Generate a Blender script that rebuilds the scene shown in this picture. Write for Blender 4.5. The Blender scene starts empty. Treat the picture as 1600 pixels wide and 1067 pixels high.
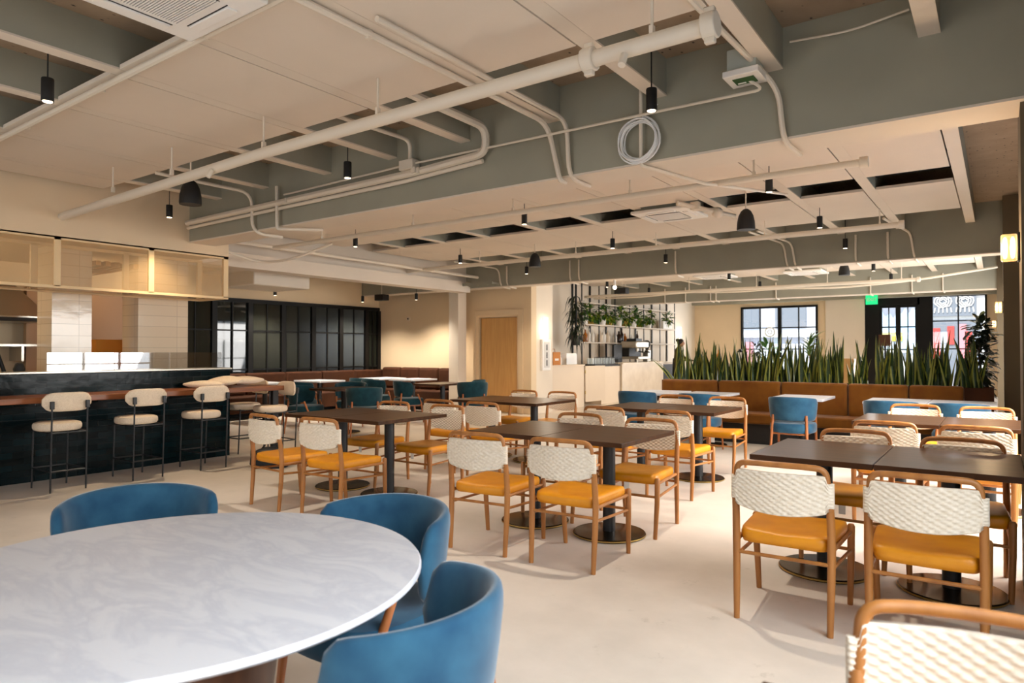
import bpy, math, random
from mathutils import Vector, Matrix
random.seed(7)
C = bpy.context.scene.collection
SC = bpy.context.scene
PI = math.pi
# ------------------------------------------------------------------ camera
F = 1060.0
YAW = math.atan2(760.0, F); PITCH = math.atan2(14.5, F)
cd = bpy.data.cameras.new('camera'); cam = bpy.data.objects.new('camera', cd); C.objects.link(cam)
cam.location = (0, 0, 1.36); cam.rotation_euler = (PI/2 + PITCH, 0, YAW)
cd.sensor_width = 36; cd.sensor_fit = 'HORIZONTAL'; cd.lens = F*36/1600
cd.clip_start = 0.05; cd.clip_end = 300
cd.dof.use_dof = True; cd.dof.focus_distance = 5.0; cd.dof.aperture_fstop = 3.4
SC.camera = cam
# ------------------------------------------------------------------ view, world, daylight
vs = SC.view_settings
SC.display_settings.display_device = 'sRGB'
vs.view_transform = 'Standard'; vs.look = 'None'; vs.gamma = 1.0; vs.use_curve_mapping = False
vs.exposure = 0.68
SC.cycles.use_denoising = True
SC.cycles.max_bounces = 7; SC.cycles.diffuse_bounces = 5; SC.cycles.glossy_bounces = 3
SC.cycles.transmission_bounces = 4; SC.cycles.transparent_max_bounces = 10
SC.cycles.sample_clamp_indirect = 6.0; SC.cycles.caustics_reflective = False; SC.cycles.caustics_refractive = False
w = bpy.data.worlds.new('sky'); SC.world = w; w.use_nodes = True
wn = w.node_tree.nodes; wn['Background'].inputs[0].default_value = (0.80, 0.90, 1.0, 1); wn['Background'].inputs[1].default_value = 1.35

def area(name, loc, rot, sx, sy, power, col):
    l = bpy.data.lights.new(name, 'AREA'); l.shape = 'RECTANGLE'; l.size = sx; l.size_y = sy; l.energy = power; l.color = col
    o = bpy.data.objects.new(name, l); C.objects.link(o); o.location = loc; o.rotation_euler = rot
    return o
XWL = 0.99; DAY = (1.0, 0.965, 0.92); DAY2 = (0.93, 0.97, 1.0)
# daylight that falls in through the tall windows of the right wall (facing -X) and the street front behind (facing +Y)
for i, (y0, y1, p) in enumerate(((-2.2, 3.0, 94), (5.6, 8.6, 180), (12.3, 17.2, 240))):
    a_ = area('daylight_side_window', (XWL, (y0+y1)/2, 1.45), (0, PI/2 - (0.75 if i < 2 else 0.45), 0), 2.3, y1-y0, p, DAY2 if i == 0 else DAY)
    if i < 2: a_.data.spread = math.radians(118)
for i, (x0, x1, p) in enumerate(((-7.6, -5.3, 14), (-5.0, -2.7, 26))):
    area('daylight_rear_window', ((x0+x1)/2, -3.24, 1.5), (PI/2 - 0.35, 0, 0), x1-x0, 2.3, p, DAY)
for x0, x1 in ((-7.5, -5.1), (-3.5, -0.4)):
    area('daylight_end_window', ((x0+x1)/2, 24.62, 1.6), (-PI/2, 0, 0), x1-x0, 2.5, 120, (0.95, 0.97, 1.0))

sl = bpy.data.lights.new('sun', 'SUN'); sl.energy = 4.2; sl.angle = 0.02; sl.color = (1.0, 0.97, 0.92)
so = bpy.data.objects.new('sun', sl); C.objects.link(so); so.rotation_euler = (math.radians(38), 0, math.radians(-20))
# ------------------------------------------------------------------ materials
def s2l(c):
    return tuple(((v/255.0)/12.92 if v/255.0 <= 0.04045 else ((v/255.0+0.055)/1.055)**2.4) for v in c) + (1.0,)
MATS = {}
def mat(name, rgb, rough=0.5, metal=0.0, noise=0.0, nscale=8.0, rgb2=None, bump=0.0, bscale=60.0, spec=0.5, sheen=0.0, emit=0.0, emit_col=None, coat=0.0, stretch=None):
    m = bpy.data.materials.new(name); m.use_nodes = True
    nt = m.node_tree; b = nt.nodes['Principled BSDF']; N = nt.nodes.new; L = nt.links.new
    b.inputs['Base Color'].default_value = s2l(rgb); b.inputs['Roughness'].default_value = rough; b.inputs['Metallic'].default_value = metal
    b.inputs['Specular IOR Level'].default_value = spec
    if sheen: b.inputs['Sheen Weight'].default_value = sheen; b.inputs['Sheen Roughness'].default_value = 0.4
    if coat: b.inputs['Coat Weight'].default_value = coat
    if emit: b.inputs['Emission Color'].default_value = s2l(emit_col or rgb); b.inputs['Emission Strength'].default_value = emit
    tc = None
    def coords():
        t = N('ShaderNodeTexCoord'); o = t.outputs['Object']
        if stretch:
            mp = N('ShaderNodeMapping'); mp.inputs['Scale'].default_value = stretch; L(o, mp.inputs['Vector']); o = mp.outputs['Vector']
        return o
    if noise or rgb2:
        o = coords(); n = N('ShaderNodeTexNoise'); n.inputs['Scale'].default_value = nscale; n.inputs['Detail'].default_value = 4; L(o, n.inputs['Vector'])
        r = N('ShaderNodeMapRange'); r.inputs[1].default_value = 0.3; r.inputs[2].default_value = 0.7; L(n.outputs['Fac'], r.inputs[0])
        mx = N('ShaderNodeMix'); mx.data_type = 'RGBA'; L(r.outputs[0], mx.inputs[0])
        c1 = s2l(rgb); c2 = s2l(rgb2) if rgb2 else tuple(v*(1-noise) for v in c1[:3]) + (1,)
        mx.inputs[6].default_value = c1; mx.inputs[7].default_value = c2; L(mx.outputs[2], b.inputs['Base Color'])
    if bump:
        o = coords(); n = N('ShaderNodeTexNoise'); n.inputs['Scale'].default_value = bscale; n.inputs['Detail'].default_value = 3; L(o, n.inputs['Vector'])
        bp = N('ShaderNodeBump'); bp.inputs['Strength'].default_value = bump; bp.inputs['Distance'].default_value = 0.01
        L(n.outputs['Fac'], bp.inputs['Height']); L(bp.outputs['Normal'], b.inputs['Normal'])
    MATS[name] = m
    return m
def emis(name, rgb, s):
    m = bpy.data.materials.new(name); m.use_nodes = True; nt = m.node_tree; nt.nodes.remove(nt.nodes['Principled BSDF'])
    e = nt.nodes.new('ShaderNodeEmission'); e.inputs[0].default_value = s2l(rgb); e.inputs[1].default_value = s
    nt.links.new(e.outputs[0], nt.nodes['Material Output'].inputs[0]); return m
def seethru(name, rgb, fac, gloss=0.0, rough=0.05):
    # fac = share of light passing straight through
    m = bpy.data.materials.new(name); m.use_nodes = True; nt = m.node_tree; b = nt.nodes['Principled BSDF']
    b.inputs['Base Color'].default_value = s2l(rgb); b.inputs['Roughness'].default_value = rough
    t = nt.nodes.new('ShaderNodeBsdfTransparent'); mx = nt.nodes.new('ShaderNodeMixShader'); mx.inputs[0].default_value = fac
    src = b.outputs[0]
    if gloss:
        g = nt.nodes.new('ShaderNodeBsdfGlossy'); g.inputs['Roughness'].default_value = rough; src = g.outputs[0]
    nt.links.new(src, mx.inputs[1]); nt.links.new(t.outputs[0], mx.inputs[2]); nt.links.new(mx.outputs[0], nt.nodes['Material Output'].inputs[0])
    return m
def tiled(name, rgb, rgb_m, sx, sz, rough, bumpy=0.3, rgb2=None, axis='yz', wob=0.0):
    # glazed tiles laid over a vertical face, in object metres
    m = bpy.data.materials.new(name); m.use_nodes = True; nt = m.node_tree; b = nt.nodes['Principled BSDF']; N = nt.nodes.new; L = nt.links.new
    t = N('ShaderNodeTexCoord'); sp = N('ShaderNodeSeparateXYZ'); cb = N('ShaderNodeCombineXYZ'); L(t.outputs['Object'], sp.inputs[0])
    ad = N('ShaderNodeMath'); ad.operation = 'ADD'; L(sp.outputs[0], ad.inputs[0]); L(sp.outputs[1], ad.inputs[1])
    L(ad.outputs[0], cb.inputs[0]); L(sp.outputs[2], cb.inputs[1])
    br = N('ShaderNodeTexBrick'); L(cb.outputs[0], br.inputs['Vector']); br.inputs['Scale'].default_value = 1.0
    br.inputs['Brick Width'].default_value = sx; br.inputs['Row Height'].default_value = sz; br.inputs['Mortar Size'].default_value = 0.003
    br.offset = 0.0 if wob == 0 else 0.5
    br.inputs['Color1'].default_value = s2l(rgb); br.inputs['Color2'].default_value = s2l(rgb2 or rgb); br.inputs['Mortar'].default_value = s2l(rgb_m)
    L(br.outputs['Color'], b.inputs['Base Color']); b.inputs['Roughness'].default_value = rough
    n = N('ShaderNodeTexNoise'); n.inputs['Scale'].default_value = 9.0; L(t.outputs['Object'], n.inputs['Vector'])
    mth = N('ShaderNodeMath'); mth.operation = 'MULTIPLY_ADD'; L(br.outputs['Fac'], mth.inputs[0]); mth.inputs[1].default_value = -0.6; L(n.outputs['Fac'], mth.inputs[2])
    bp = N('ShaderNodeBump'); bp.inputs['Strength'].default_value = bumpy; bp.inputs['Distance'].default_value = 0.02
    L(mth.outputs[0], bp.inputs['Height']); L(bp.outputs['Normal'], b.inputs['Normal'])
    b.inputs['Specular IOR Level'].default_value = 0.15 if wob else 0.5
    return m
def deck_mat():
    m = bpy.data.materials.new('board_deck'); m.use_nodes = True; nt = m.node_tree; b = nt.nodes['Principled BSDF']; N = nt.nodes.new; L = nt.links.new
    t = N('ShaderNodeTexCoord'); mp = N('ShaderNodeMapping'); mp.inputs['Scale'].default_value = (17.0, 11.0, 1.0); L(t.outputs['Object'], mp.inputs[0])
    v = N('ShaderNodeTexVoronoi'); v.inputs['Scale'].default_value = 1.0; v.inputs['Randomness'].default_value = 0.35; L(mp.outputs[0], v.inputs['Vector'])
    r = N('ShaderNodeMapRange'); r.inputs[1].default_value = 0.10; r.inputs[2].default_value = 0.2; L(v.outputs['Distance'], r.inputs[0])
    n = N('ShaderNodeTexNoise'); n.inputs['Scale'].default_value = 6.0; n.inputs['Detail'].default_value = 5; L(t.outputs['Object'], n.inputs['Vector'])
    mx = N('ShaderNodeMix'); mx.data_type = 'RGBA'; mx.inputs[6].default_value = s2l((172, 150, 126)); mx.inputs[7].default_value = s2l((136, 116, 94)); L(n.outputs['Fac'], mx.inputs[0])
    m2 = N('ShaderNodeMix'); m2.data_type = 'RGBA'; m2.inputs[6].default_value = s2l((48, 40, 32)); L(r.outputs[0], m2.inputs[0]); L(mx.outputs[2], m2.inputs[7])
    L(m2.outputs[2], b.inputs['Base Color']); b.inputs['Roughness'].default_value = 0.9
    return m
def wood(name, c1, c2, rough=0.4, axis=1, sc=1.0, coat=0.0):
    st = [14.0*sc]*3; st[axis] = 1.2*sc
    return mat(name, c1, rough, rgb2=c2, nscale=1.6, stretch=tuple(st), coat=coat)

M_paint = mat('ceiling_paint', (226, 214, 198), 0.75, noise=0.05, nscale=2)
M_panel = mat('panel_paint', (228, 215, 199), 0.8, noise=0.06, nscale=1.2, bump=0.05, bscale=120)
M_pipe = mat('pipe_paint', (226, 215, 198), 0.5)
M_steel = mat('beam_grey_shade', (158, 156, 140), 0.65, noise=0.08, nscale=3)  # darker than the flanges: shade on beam and joist sides put into colour
M_deck = deck_mat()
M_slotshade = mat('slot_shade', (16, 15, 14), 0.9)  # shade of the unlit ceiling slots, put into the colour
M_wall = mat('cream_wall', (228, 205, 170), 0.8, noise=0.05, nscale=1.5, bump=0.04, bscale=40)
M_soffit = mat('soffit_wall', (226, 203, 170), 0.8, noise=0.05, nscale=1.5)
M_white = mat('white_wall', (232, 220, 202), 0.75, noise=0.03, nscale=2)
M_grey = mat('grey_wall', (104, 90, 68), 0.8)
M_floor = None
def floor_mat():
    m = bpy.data.materials.new('polished_concrete'); m.use_nodes = True; nt = m.node_tree; b = nt.nodes['Principled BSDF']; N = nt.nodes.new; L = nt.links.new
    t = N('ShaderNodeTexCoord')
    n = N('ShaderNodeTexNoise'); n.inputs['Scale'].default_value = 0.9; n.inputs['Detail'].default_value = 7; n.inputs['Roughness'].default_value = 0.6; L(t.outputs['Object'], n.inputs['Vector'])
    r = N('ShaderNodeMapRange'); r.inputs[1].default_value = 0.35; r.inputs[2].default_value = 0.68; L(n.outputs['Fac'], r.inputs[0])
    mx = N('ShaderNodeMix'); mx.data_type = 'RGBA'; mx.inputs[6].default_value = s2l((223, 212, 200)); mx.inputs[7].default_value = s2l((198, 188, 176)); L(r.outputs[0], mx.inputs[0])
    n2 = N('ShaderNodeTexNoise'); n2.inputs['Scale'].default_value = 4.5; n2.inputs['Detail'].default_value = 8; n2.inputs['Roughness'].default_value = 0.7; L(t.outputs['Object'], n2.inputs['Vector'])
    r2 = N('ShaderNodeMapRange'); r2.inputs[1].default_value = 0.62; r2.inputs[2].default_value = 0.75; L(n2.outputs['Fac'], r2.inputs[0])
    m2 = N('ShaderNodeMix'); m2.data_type = 'RGBA'; m2.inputs[7].default_value = s2l((176, 166, 152)); L(mx.outputs[2], m2.inputs[6]); L(r2.outputs[0], m2.inputs[0])
    L(m2.outputs[2], b.inputs['Base Color'])
    rr = N('ShaderNodeMapRange'); rr.inputs[3].default_value = 0.28; rr.inputs[4].default_value = 0.5; L(n2.outputs['Fac'], rr.inputs[0]); L(rr.outputs[0], b.inputs['Roughness'])
    b.inputs['Specular IOR Level'].default_value = 0.35
    return m
M_floor = floor_mat()
M_walnut = mat('oak_frame', (172, 114, 56), 0.42, rgb2=(146, 92, 42), nscale=2.2, stretch=(10, 10, 1.0))
M_leather = mat('tan_leather', (218, 144, 14), 0.42, rgb2=(198, 124, 10), nscale=7, bump=0.12, bscale=160)
M_rattan = mat('woven_cord', (230, 220, 204), 0.7, rgb2=(216, 203, 182), nscale=60)
M_tabledark = wood('dark_table_wood', (76, 47, 25), (48, 28, 14), 0.3, axis=0, sc=1.0); M_tabledark.node_tree.nodes['Principled BSDF'].inputs['Specular IOR Level'].default_value = .25
M_tableedge = wood('table_edge', (110, 70, 40), (86, 52, 30), 0.4, axis=0)
M_blackmetal = mat('black_metal', (20, 20, 22), 0.42, metal=0.0)
M_bronze = mat('bronze_plate', (70, 58, 40), 0.22, metal=0.9, noise=0.2, nscale=5)
M_brass = mat('brass_rim', (190, 160, 92), 0.3, metal=0.9)
M_marble = mat('white_marble', (226, 224, 222), 0.34)
def marble():
    m = M_marble; nt = m.node_tree; b = nt.nodes['Principled BSDF']; N = nt.nodes.new; L = nt.links.new
    t = N('ShaderNodeTexCoord'); mp = N('ShaderNodeMapping'); mp.inputs['Rotation'].default_value = (0, 0, 0.6); mp.inputs['Scale'].default_value = (1.0, 2.2, 1.0); L(t.outputs['Object'], mp.inputs[0])
    n = N('ShaderNodeTexNoise'); n.inputs['Scale'].default_value = 3.2; n.inputs['Detail'].default_value = 9; n.inputs['Roughness'].default_value = 0.62; n.inputs['Distortion'].default_value = 0.55; L(mp.outputs[0], n.inputs['Vector'])
    a = N('ShaderNodeMath'); a.operation = 'SUBTRACT'; a.inputs[1].default_value = 0.5; L(n.outputs['Fac'], a.inputs[0])
    ab = N('ShaderNodeMath'); ab.operation = 'ABSOLUTE'; L(a.outputs[0], ab.inputs[0])
    r = N('ShaderNodeMapRange'); r.inputs[1].default_value = 0.0; r.inputs[2].default_value = 0.09; L(ab.outputs[0], r.inputs[0])
    mx = N('ShaderNodeMix'); mx.data_type = 'RGBA'; mx.inputs[6].default_value = s2l((204, 206, 214)); mx.inputs[7].default_value = s2l((219, 220, 225)); L(r.outputs[0], mx.inputs[0]); L(mx.outputs[2], b.inputs['Base Color'])
marble()
M_velvet = mat('blue_velvet', (46, 88, 112), 0.85, rgb2=(28, 64, 90), nscale=9, sheen=0.45, spec=0.15)
M_teal = mat('teal_velvet', (26, 62, 72), 0.85, rgb2=(20, 50, 60), nscale=14, sheen=0.25, spec=0.15)
M_chairleg = mat('chair_leg_wood', (178, 108, 58), 0.42, rgb2=(152, 88, 42), nscale=3, stretch=(8, 8, 1))
M_boucle = mat('cream_upholstery', (232, 214, 190), 0.9, rgb2=(216, 196, 170), nscale=90, bump=0.15, bscale=200)
M_tile = tiled('dark_green_tile', (2, 12, 15), (4, 14, 16), 0.20, 0.065, 0.16, 0.10, (6, 28, 32), wob=1)
M_wtile = tiled('white_glazed_tile', (232, 214, 188), (196, 176, 150), 0.60, 0.14, 0.10, 0.06, (226, 206, 178))
M_barwood = wood('bar_wood', (150, 88, 48), (112, 62, 32), 0.35, axis=1)
M_glass = seethru('clear_glass', (255, 255, 255), 0.90, gloss=1, rough=0.01)
M_screenglass = seethru('screen_glass', (255, 255, 255), 0.72, gloss=1, rough=0.02)
M_dglass = mat('smoked_fluted_glass', (46, 48, 40), 0.12, noise=0.3, nscale=4, stretch=(1, 30, 0.05))
M_mirrorglass = mat('clear_dark_glass', (30, 34, 32), 0.03, spec=0.8)
M_meshpanel = seethru('perforated_sheet', (220, 186, 134), 0.74, rough=0.5)
M_meshframe = mat('beige_frame_metal', (232, 202, 154), 0.5)
M_black = mat('matt_black', (12, 12, 12), 0.55)
M_winframe = mat('window_frame_black', (9, 9, 9), 0.5, spec=0.25)
M_lamp = emis('lamp_face', (255, 226, 190), 6.0)
M_sconce = emis('sconce_tube', (255, 214, 160), 7.0)
M_tube = emis('tube_light', (255, 236, 210), 6.0)
M_banq = mat('cognac_velvet', (124, 76, 16), 0.75, rgb2=(106, 60, 12), nscale=6, sheen=0.2, spec=0.2)
M_banqdark = mat('brown_velvet', (74, 42, 22), 0.8, rgb2=(62, 34, 18), nscale=6, spec=0.2)
M_leaf = mat('snake_leaf', (44, 72, 30), 0.45, rgb2=(26, 48, 22), nscale=22, stretch=(1, 1, 3))
M_leafedge = mat('snake_leaf_edge', (140, 144, 54), 0.45)
M_green = mat('leaf_green', (58, 104, 30), 0.5, rgb2=(36, 74, 22), nscale=9)
M_lime = mat('leaf_lime', (140, 158, 38), 0.5, rgb2=(92, 124, 28), nscale=9)
M_darkleaf = mat('leaf_dark', (26, 44, 18), 0.45, rgb2=(18, 32, 14), nscale=9)
M_soil = mat('soil', (44, 32, 24), 0.95)
M_pot = mat('white_pot', (236, 230, 220), 0.5)
M_ply = mat('pale_cabinet', (226, 208, 184), 0.55, noise=0.04, nscale=2)
M_door = wood('oak_door', (214, 168, 104), (200, 152, 90), 0.5, axis=2)
M_kraft = mat('kraft_paper', (196, 128, 62), 0.8)
M_ss = mat('stainless', (190, 184, 172), 0.28, metal=0.85)
M_plastic = mat('white_plastic', (236, 232, 226), 0.45)
M_ac = mat('ac_white', (244, 240, 234), 0.5)
M_dark = mat('dark_grey', (40, 38, 36), 0.6)
M_greenlabel = mat('green_label', (40, 82, 26), 0.5)
M_exit = emis('exit_green', (40, 200, 120), 1.1)
M_cable = mat('white_cable', (236, 236, 236), 0.5)
M_skin = mat('skin', (196, 142, 110), 0.55)
M_hair = mat('dark_hair', (34, 24, 20), 0.55)
M_olive = mat('olive_shirt', (92, 84, 40), 0.85)
M_amber = mat('amber_glass', (170, 96, 24), 0.15)
M_bottle = mat('dark_bottle', (40, 22, 14), 0.15)
M_paperwhite = mat('paper', (240, 236, 228), 0.8)

# ------------------------------------------------------------------ mesh tools
class MB:
    def __init__(s): s.v = []; s.f = []; s.m = []; s.mi = 0
    def face(s, idx): s.f.append(tuple(idx)); s.m.append(s.mi)
    def box(s, x0, x1, y0, y1, z0, z1):
        b = len(s.v)
        s.v += [(x0,y0,z0),(x1,y0,z0),(x1,y1,z0),(x0,y1,z0),(x0,y0,z1),(x1,y0,z1),(x1,y1,z1),(x0,y1,z1)]
        for q in ((0,3,2,1),(4,5,6,7),(0,1,5,4),(1,2,6,5),(2,3,7,6),(3,0,4,7)): s.face([b+i for i in q])
        return s
    def cbox(s, cx, cy, cz, sx, sy, sz): return s.box(cx-sx/2, cx+sx/2, cy-sy/2, cy+sy/2, cz-sz/2, cz+sz/2)
    def quad(s, a, b, c, d):
        n = len(s.v); s.v += [a, b, c, d]; s.face((n, n+1, n+2, n+3)); return s
    def rings(s, rings, closed=False, caps=True):
        b = len(s.v); n = len(rings[0])
        for r in rings: s.v += [tuple(p) for p in r]
        k = len(rings)
        for i in range(k if closed else k-1):
            j = (i+1) % k
            for a in range(n):
                c = (a+1) % n
                s.face((b+i*n+a, b+i*n+c, b+j*n+c, b+j*n+a))
        if caps and not closed:
            s.face([b+a for a in range(n)][::-1]); s.face([b+(k-1)*n+a for a in range(n)])
        return s
    def tube(s, pts, r, n=8, closed=False, caps=True, flat=1.0):
        P = [Vector(p) for p in pts]; k = len(P); R = r if isinstance(r, (list, tuple)) else [r]*k
        T = []
        for i in range(k):
            a = P[(i-1) % k] if (closed or i > 0) else P[i]; c = P[(i+1) % k] if (closed or i < k-1) else P[i]
            T.append((c-a).normalized())
        up = Vector((0,0,1)) if abs(T[0].z) < 0.9 else Vector((0,1,0))
        nrm = (up - T[0]*up.dot(T[0])).normalized(); rg = []
        for i in range(k):
            if i > 0:
                nrm = nrm - T[i]*nrm.dot(T[i])
                nrm = nrm.normalized() if nrm.length > 1e-6 else Vector((1,0,0))
            bi = T[i].cross(nrm)
            rg.append([P[i] + (nrm*math.cos(2*PI*a/n) + bi*math.sin(2*PI*a/n)*flat)*R[i] for a in range(n)])
        return s.rings(rg, closed, caps)
    def cyl(s, p0, p1, r, n=16, r2=None): return s.tube([p0, p1], [r, r if r2 is None else r2], n)
    def lathe(s, prof, n=24, c=(0,0,0), caps=True):
        return s.rings([[(c[0]+r*math.cos(2*PI*a/n), c[1]+r*math.sin(2*PI*a/n), c[2]+z) for a in range(n)] for r, z in prof], False, caps)
    def ball(s, c, r, n=12, sx=1, sy=1, sz=1):
        k = max(6, n//2+1)
        return s.rings([[(c[0]+sx*r*math.sin(PI*max(.02,min(.98,i/(k-1))))*math.cos(2*PI*a/n), c[1]+sy*r*math.sin(PI*max(.02,min(.98,i/(k-1))))*math.sin(2*PI*a/n), c[2]-sz*r*math.cos(PI*i/(k-1))) for a in range(n)] for i in range(k)])
    def build(s, name, mats, parent=None, loc=None, bevel=0.0, seg=2, sub=0, angle=40, rotz=None):
        me = bpy.data.meshes.new(name); me.from_pydata([tuple(p) for p in s.v], [], s.f); me.update()
        ml = mats if isinstance(mats, (list, tuple)) else [mats]
        for m in ml: me.materials.append(m)
        if len(ml) > 1: me.polygons.foreach_set('material_index', s.m)
        me.polygons.foreach_set('use_smooth', [True]*len(me.polygons))
        if not sub: me.set_sharp_from_angle(angle=math.radians(angle))
        o = bpy.data.objects.new(name, me); C.objects.link(o)
        if parent is not None: o.parent = parent
        if loc is not None: o.location = loc
        if rotz is not None: o.rotation_euler = (0,0,rotz)
        if bevel:
            b = o.modifiers.new('bevel', 'BEVEL'); b.width = bevel; b.segments = seg; b.limit_method = 'ANGLE'; b.angle_limit = math.radians(35)
        if sub:
            b = o.modifiers.new('sub', 'SUBSURF'); b.levels = sub; b.render_levels = sub
        return o
def fillet(pts, r, n=5):
    P = [Vector(p) for p in pts]; out = [P[0]]
    for i in range(1, len(P)-1):
        a = (P[i-1]-P[i]); c = (P[i+1]-P[i]); d = min(r, a.length*0.48, c.length*0.48); p0 = P[i]+a.normalized()*d; p1 = P[i]+c.normalized()*d
        for k in range(n+1):
            t = k/n; out.append(p0*(1-t)**2 + P[i]*2*t*(1-t) + p1*t*t)
    out.append(P[-1]); return out
def tag(o, label=None, cat=None, group=None, kind=None):
    if label: o['label'] = label
    if cat: o['category'] = cat
    if group: o['group'] = group
    if kind: o['kind'] = kind
    return o
def thing(name, label, cat, loc=(0,0,0), rz=0, group=None):
    o = bpy.data.objects.new(name, None); C.objects.link(o); o.location = loc; o.rotation_euler = (0,0,rz); o.empty_display_size = 0.1
    return tag(o, label, cat, group)
def struct(name, mb, m, **k):
    o = mb.build(name, m, **k); o['kind'] = 'structure'; return o
def dup(root, loc, rz, label, group=None):
    r = root.copy(); C.objects.link(r); r.location = loc; r.rotation_euler = (0,0,rz); r['label'] = label
    if group: r['group'] = group
    for ch in list(root.children):
        c = ch.copy(); C.objects.link(c); c.parent = r
        for g in list(ch.children):
            d = g.copy(); C.objects.link(d); d.parent = c
    return r
ORD = ['first','second','third','fourth','fifth','sixth','seventh','eighth','ninth','tenth','eleventh','twelfth','thirteenth','fourteenth','fifteenth','sixteenth','seventeenth','eighteenth','nineteenth','twentieth']

# ------------------------------------------------------------------ the shell
XW = 0.75                # right wall
struct('floor', MB().box(-13.2, 1.0, -3.2, 25.0, -0.1, 0.0), M_floor)
struct('ceiling', MB().box(-13.2, 1.0, -3.2, 25.0, 3.42, 3.55), M_deck)
def wall_with_holes_x(name, x0, x1, y0, y1, z0, z1, holes, m):   # slab in a plane X = const, holes along Y
    b = MB(); y = y0
    for (a, c, h0, h1) in holes:
        b.box(x0, x1, y, a, z0, z1); b.box(x0, x1, a, c, z0, h0); b.box(x0, x1, a, c, h1, z1); y = c
    b.box(x0, x1, y, y1, z0, z1); return struct(name, b, m)
def wall_with_holes_y(name, y0, y1, x0, x1, z0, z1, holes, m):
    b = MB(); x = x0
    for (a, c, h0, h1) in holes:
        b.box(x, a, y0, y1, z0, z1)
        if h0 > z0: b.box(a, c, y0, y1, z0, h0)
        if h1 < z1: b.box(a, c, y0, y1, h1, z1)
        x = c
    b.box(x, x1, y0, y1, z0, z1); return struct(name, b, m)
wall_with_holes_x('wall_right', XW, XW+0.2, -3.2, 25.0, 0, 3.42, [(-2.3, 3.1, 0.25, 2.65), (5.5, 8.7, 0.25, 2.65), (12.2, 17.3, 0.25, 2.65)], M_grey)
wall_with_holes_y('wall_rear', -3.2, -3.0, -13.2, 1.0, 0, 3.42, [(-7.7, -5.2, 0.3, 2.7), (-5.1, -2.6, 0.3, 2.7)], M_wall)
def window(n, plane, p, a0, a1, z0, z1, divs, rows, t=0.05, fr=0.06, depth=0.08, label=None):
    f = MB()
    def bx(u0, u1, w0, w1, d=depth):
        if plane == 'y': f.box(u0, u1, p-d/2, p+d/2, w0, w1)
        else: f.box(p-d/2, p+d/2, u0, u1, w0, w1)
    bx(a0, a0+fr, z0, z1); bx(a1-fr, a1, z0, z1); bx(a0+fr, a1-fr, z1-fr, z1); bx(a0+fr, a1-fr, z0, z0+fr)
    for (u, wd) in divs: bx(u-wd/2, u+wd/2, z0+fr, z1-fr, depth*0.9)
    for z in rows: bx(a0+fr, a1-fr, z-0.018, z+0.018, depth*0.6)
    o = struct('window_%d' % n, f, M_winframe)
    g = MB()
    if plane == 'y': g.box(a0+fr, a1-fr, p-0.004, p+0.004, z0+fr, z1-fr)
    else: g.box(p-0.004, p+0.004, a0+fr, a1-fr, z0+fr, z1-fr)
    gl = g.build('pane', M_glass, o); gl['kind'] = 'structure'
    return o
k = 1
for (a, c) in ((-2.3, 3.1), (5.5, 8.7), (12.2, 17.3)):
    window(k, 'x', XW+0.1, a, c, 0.25, 2.65, [(a+(c-a)*i/4, 0.05) for i in (1, 2, 3)], [1.05, 1.85]); k += 1
for (a, c) in ((-7.7, -5.2), (-5.1, -2.6)):
    window(k, 'y', -3.1, a, c, 0.3, 2.7, [(a+(c-a)*i/3, 0.05) for i in (1, 2)], [1.05, 1.85]); k += 1
# street-end wall: window, black entrance, second window
YE = 24.8
wall_with_holes_y('wall_end', YE, YE+0.2, -9.5, 1.0, 0, 3.42, [(-7.57, -4.98, 0.25, 2.93), (-3.54, -0.27, 0.0, 3.1)], M_wall)
struct('trim_1', MB().box(-4.72, -3.54, YE-0.12, YE, 0, 3.42), M_white)
window(6, 'y', YE+0.02, -7.57, -4.98, 0.25, 2.93, [(-6.9, 0.03), (-6.23, 0.12), (-5.6, 0.03)], [1.42, 2.17], fr=0.07, depth=0.12)
# entrance door (two leaves in a broad black frame)
de = MB().box(-3.54, -3.12, YE-0.05, YE+0.15, 0, 3.1); de.box(-3.12, -2.0, YE-0.05, YE+0.15, 2.82, 3.1); de.box(-2.06, -1.70, YE-0.05, YE+0.15, 0, 3.1)
dframe = struct('door_1', de, M_winframe)
for x0, x1 in ((-3.12, -2.60), (-2.60, -2.06)):
    d = MB().box(x0, x0+0.07, YE, YE+0.06, 0, 2.82); d.box(x1-0.07, x1, YE, YE+0.06, 0, 2.82); d.box(x0+.07, x1-.07, YE, YE+0.06, 2.74, 2.82); d.box(x0+.07, x1-.07, YE, YE+0.06, 0, 0.3)
    d.box(x0+.07, x1-.07, YE+.01, YE+0.05, 2.10, 2.14); d.box(x0+.07, x1-.07, YE+.01, YE+0.05, 1.38, 1.42); xm = (x0+x1)/2; d.box(xm-.015, xm+.015, YE+.01, YE+.05, .3, 2.74)
    lf = d.build('door_leaf', M_winframe, dframe)
    MB().box(x0+.07, x1-.07, YE+.026, YE+.034, 0.3, 2.74).build('pane', M_glass, lf)
    MB().cyl((x1-.04 if x0 < -3 else x0+.04, YE-.05, .9), (x1-.04 if x0 < -3 else x0+.04, YE-.05, 1.3), .012, 8).build('handle', M_ss, lf)
window(7, 'y', YE+0.02, -1.70, -0.27, 0.1, 3.08, [(-0.99, 0.035)], [1.42, 2.28], fr=0.05, depth=0.12)
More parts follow.
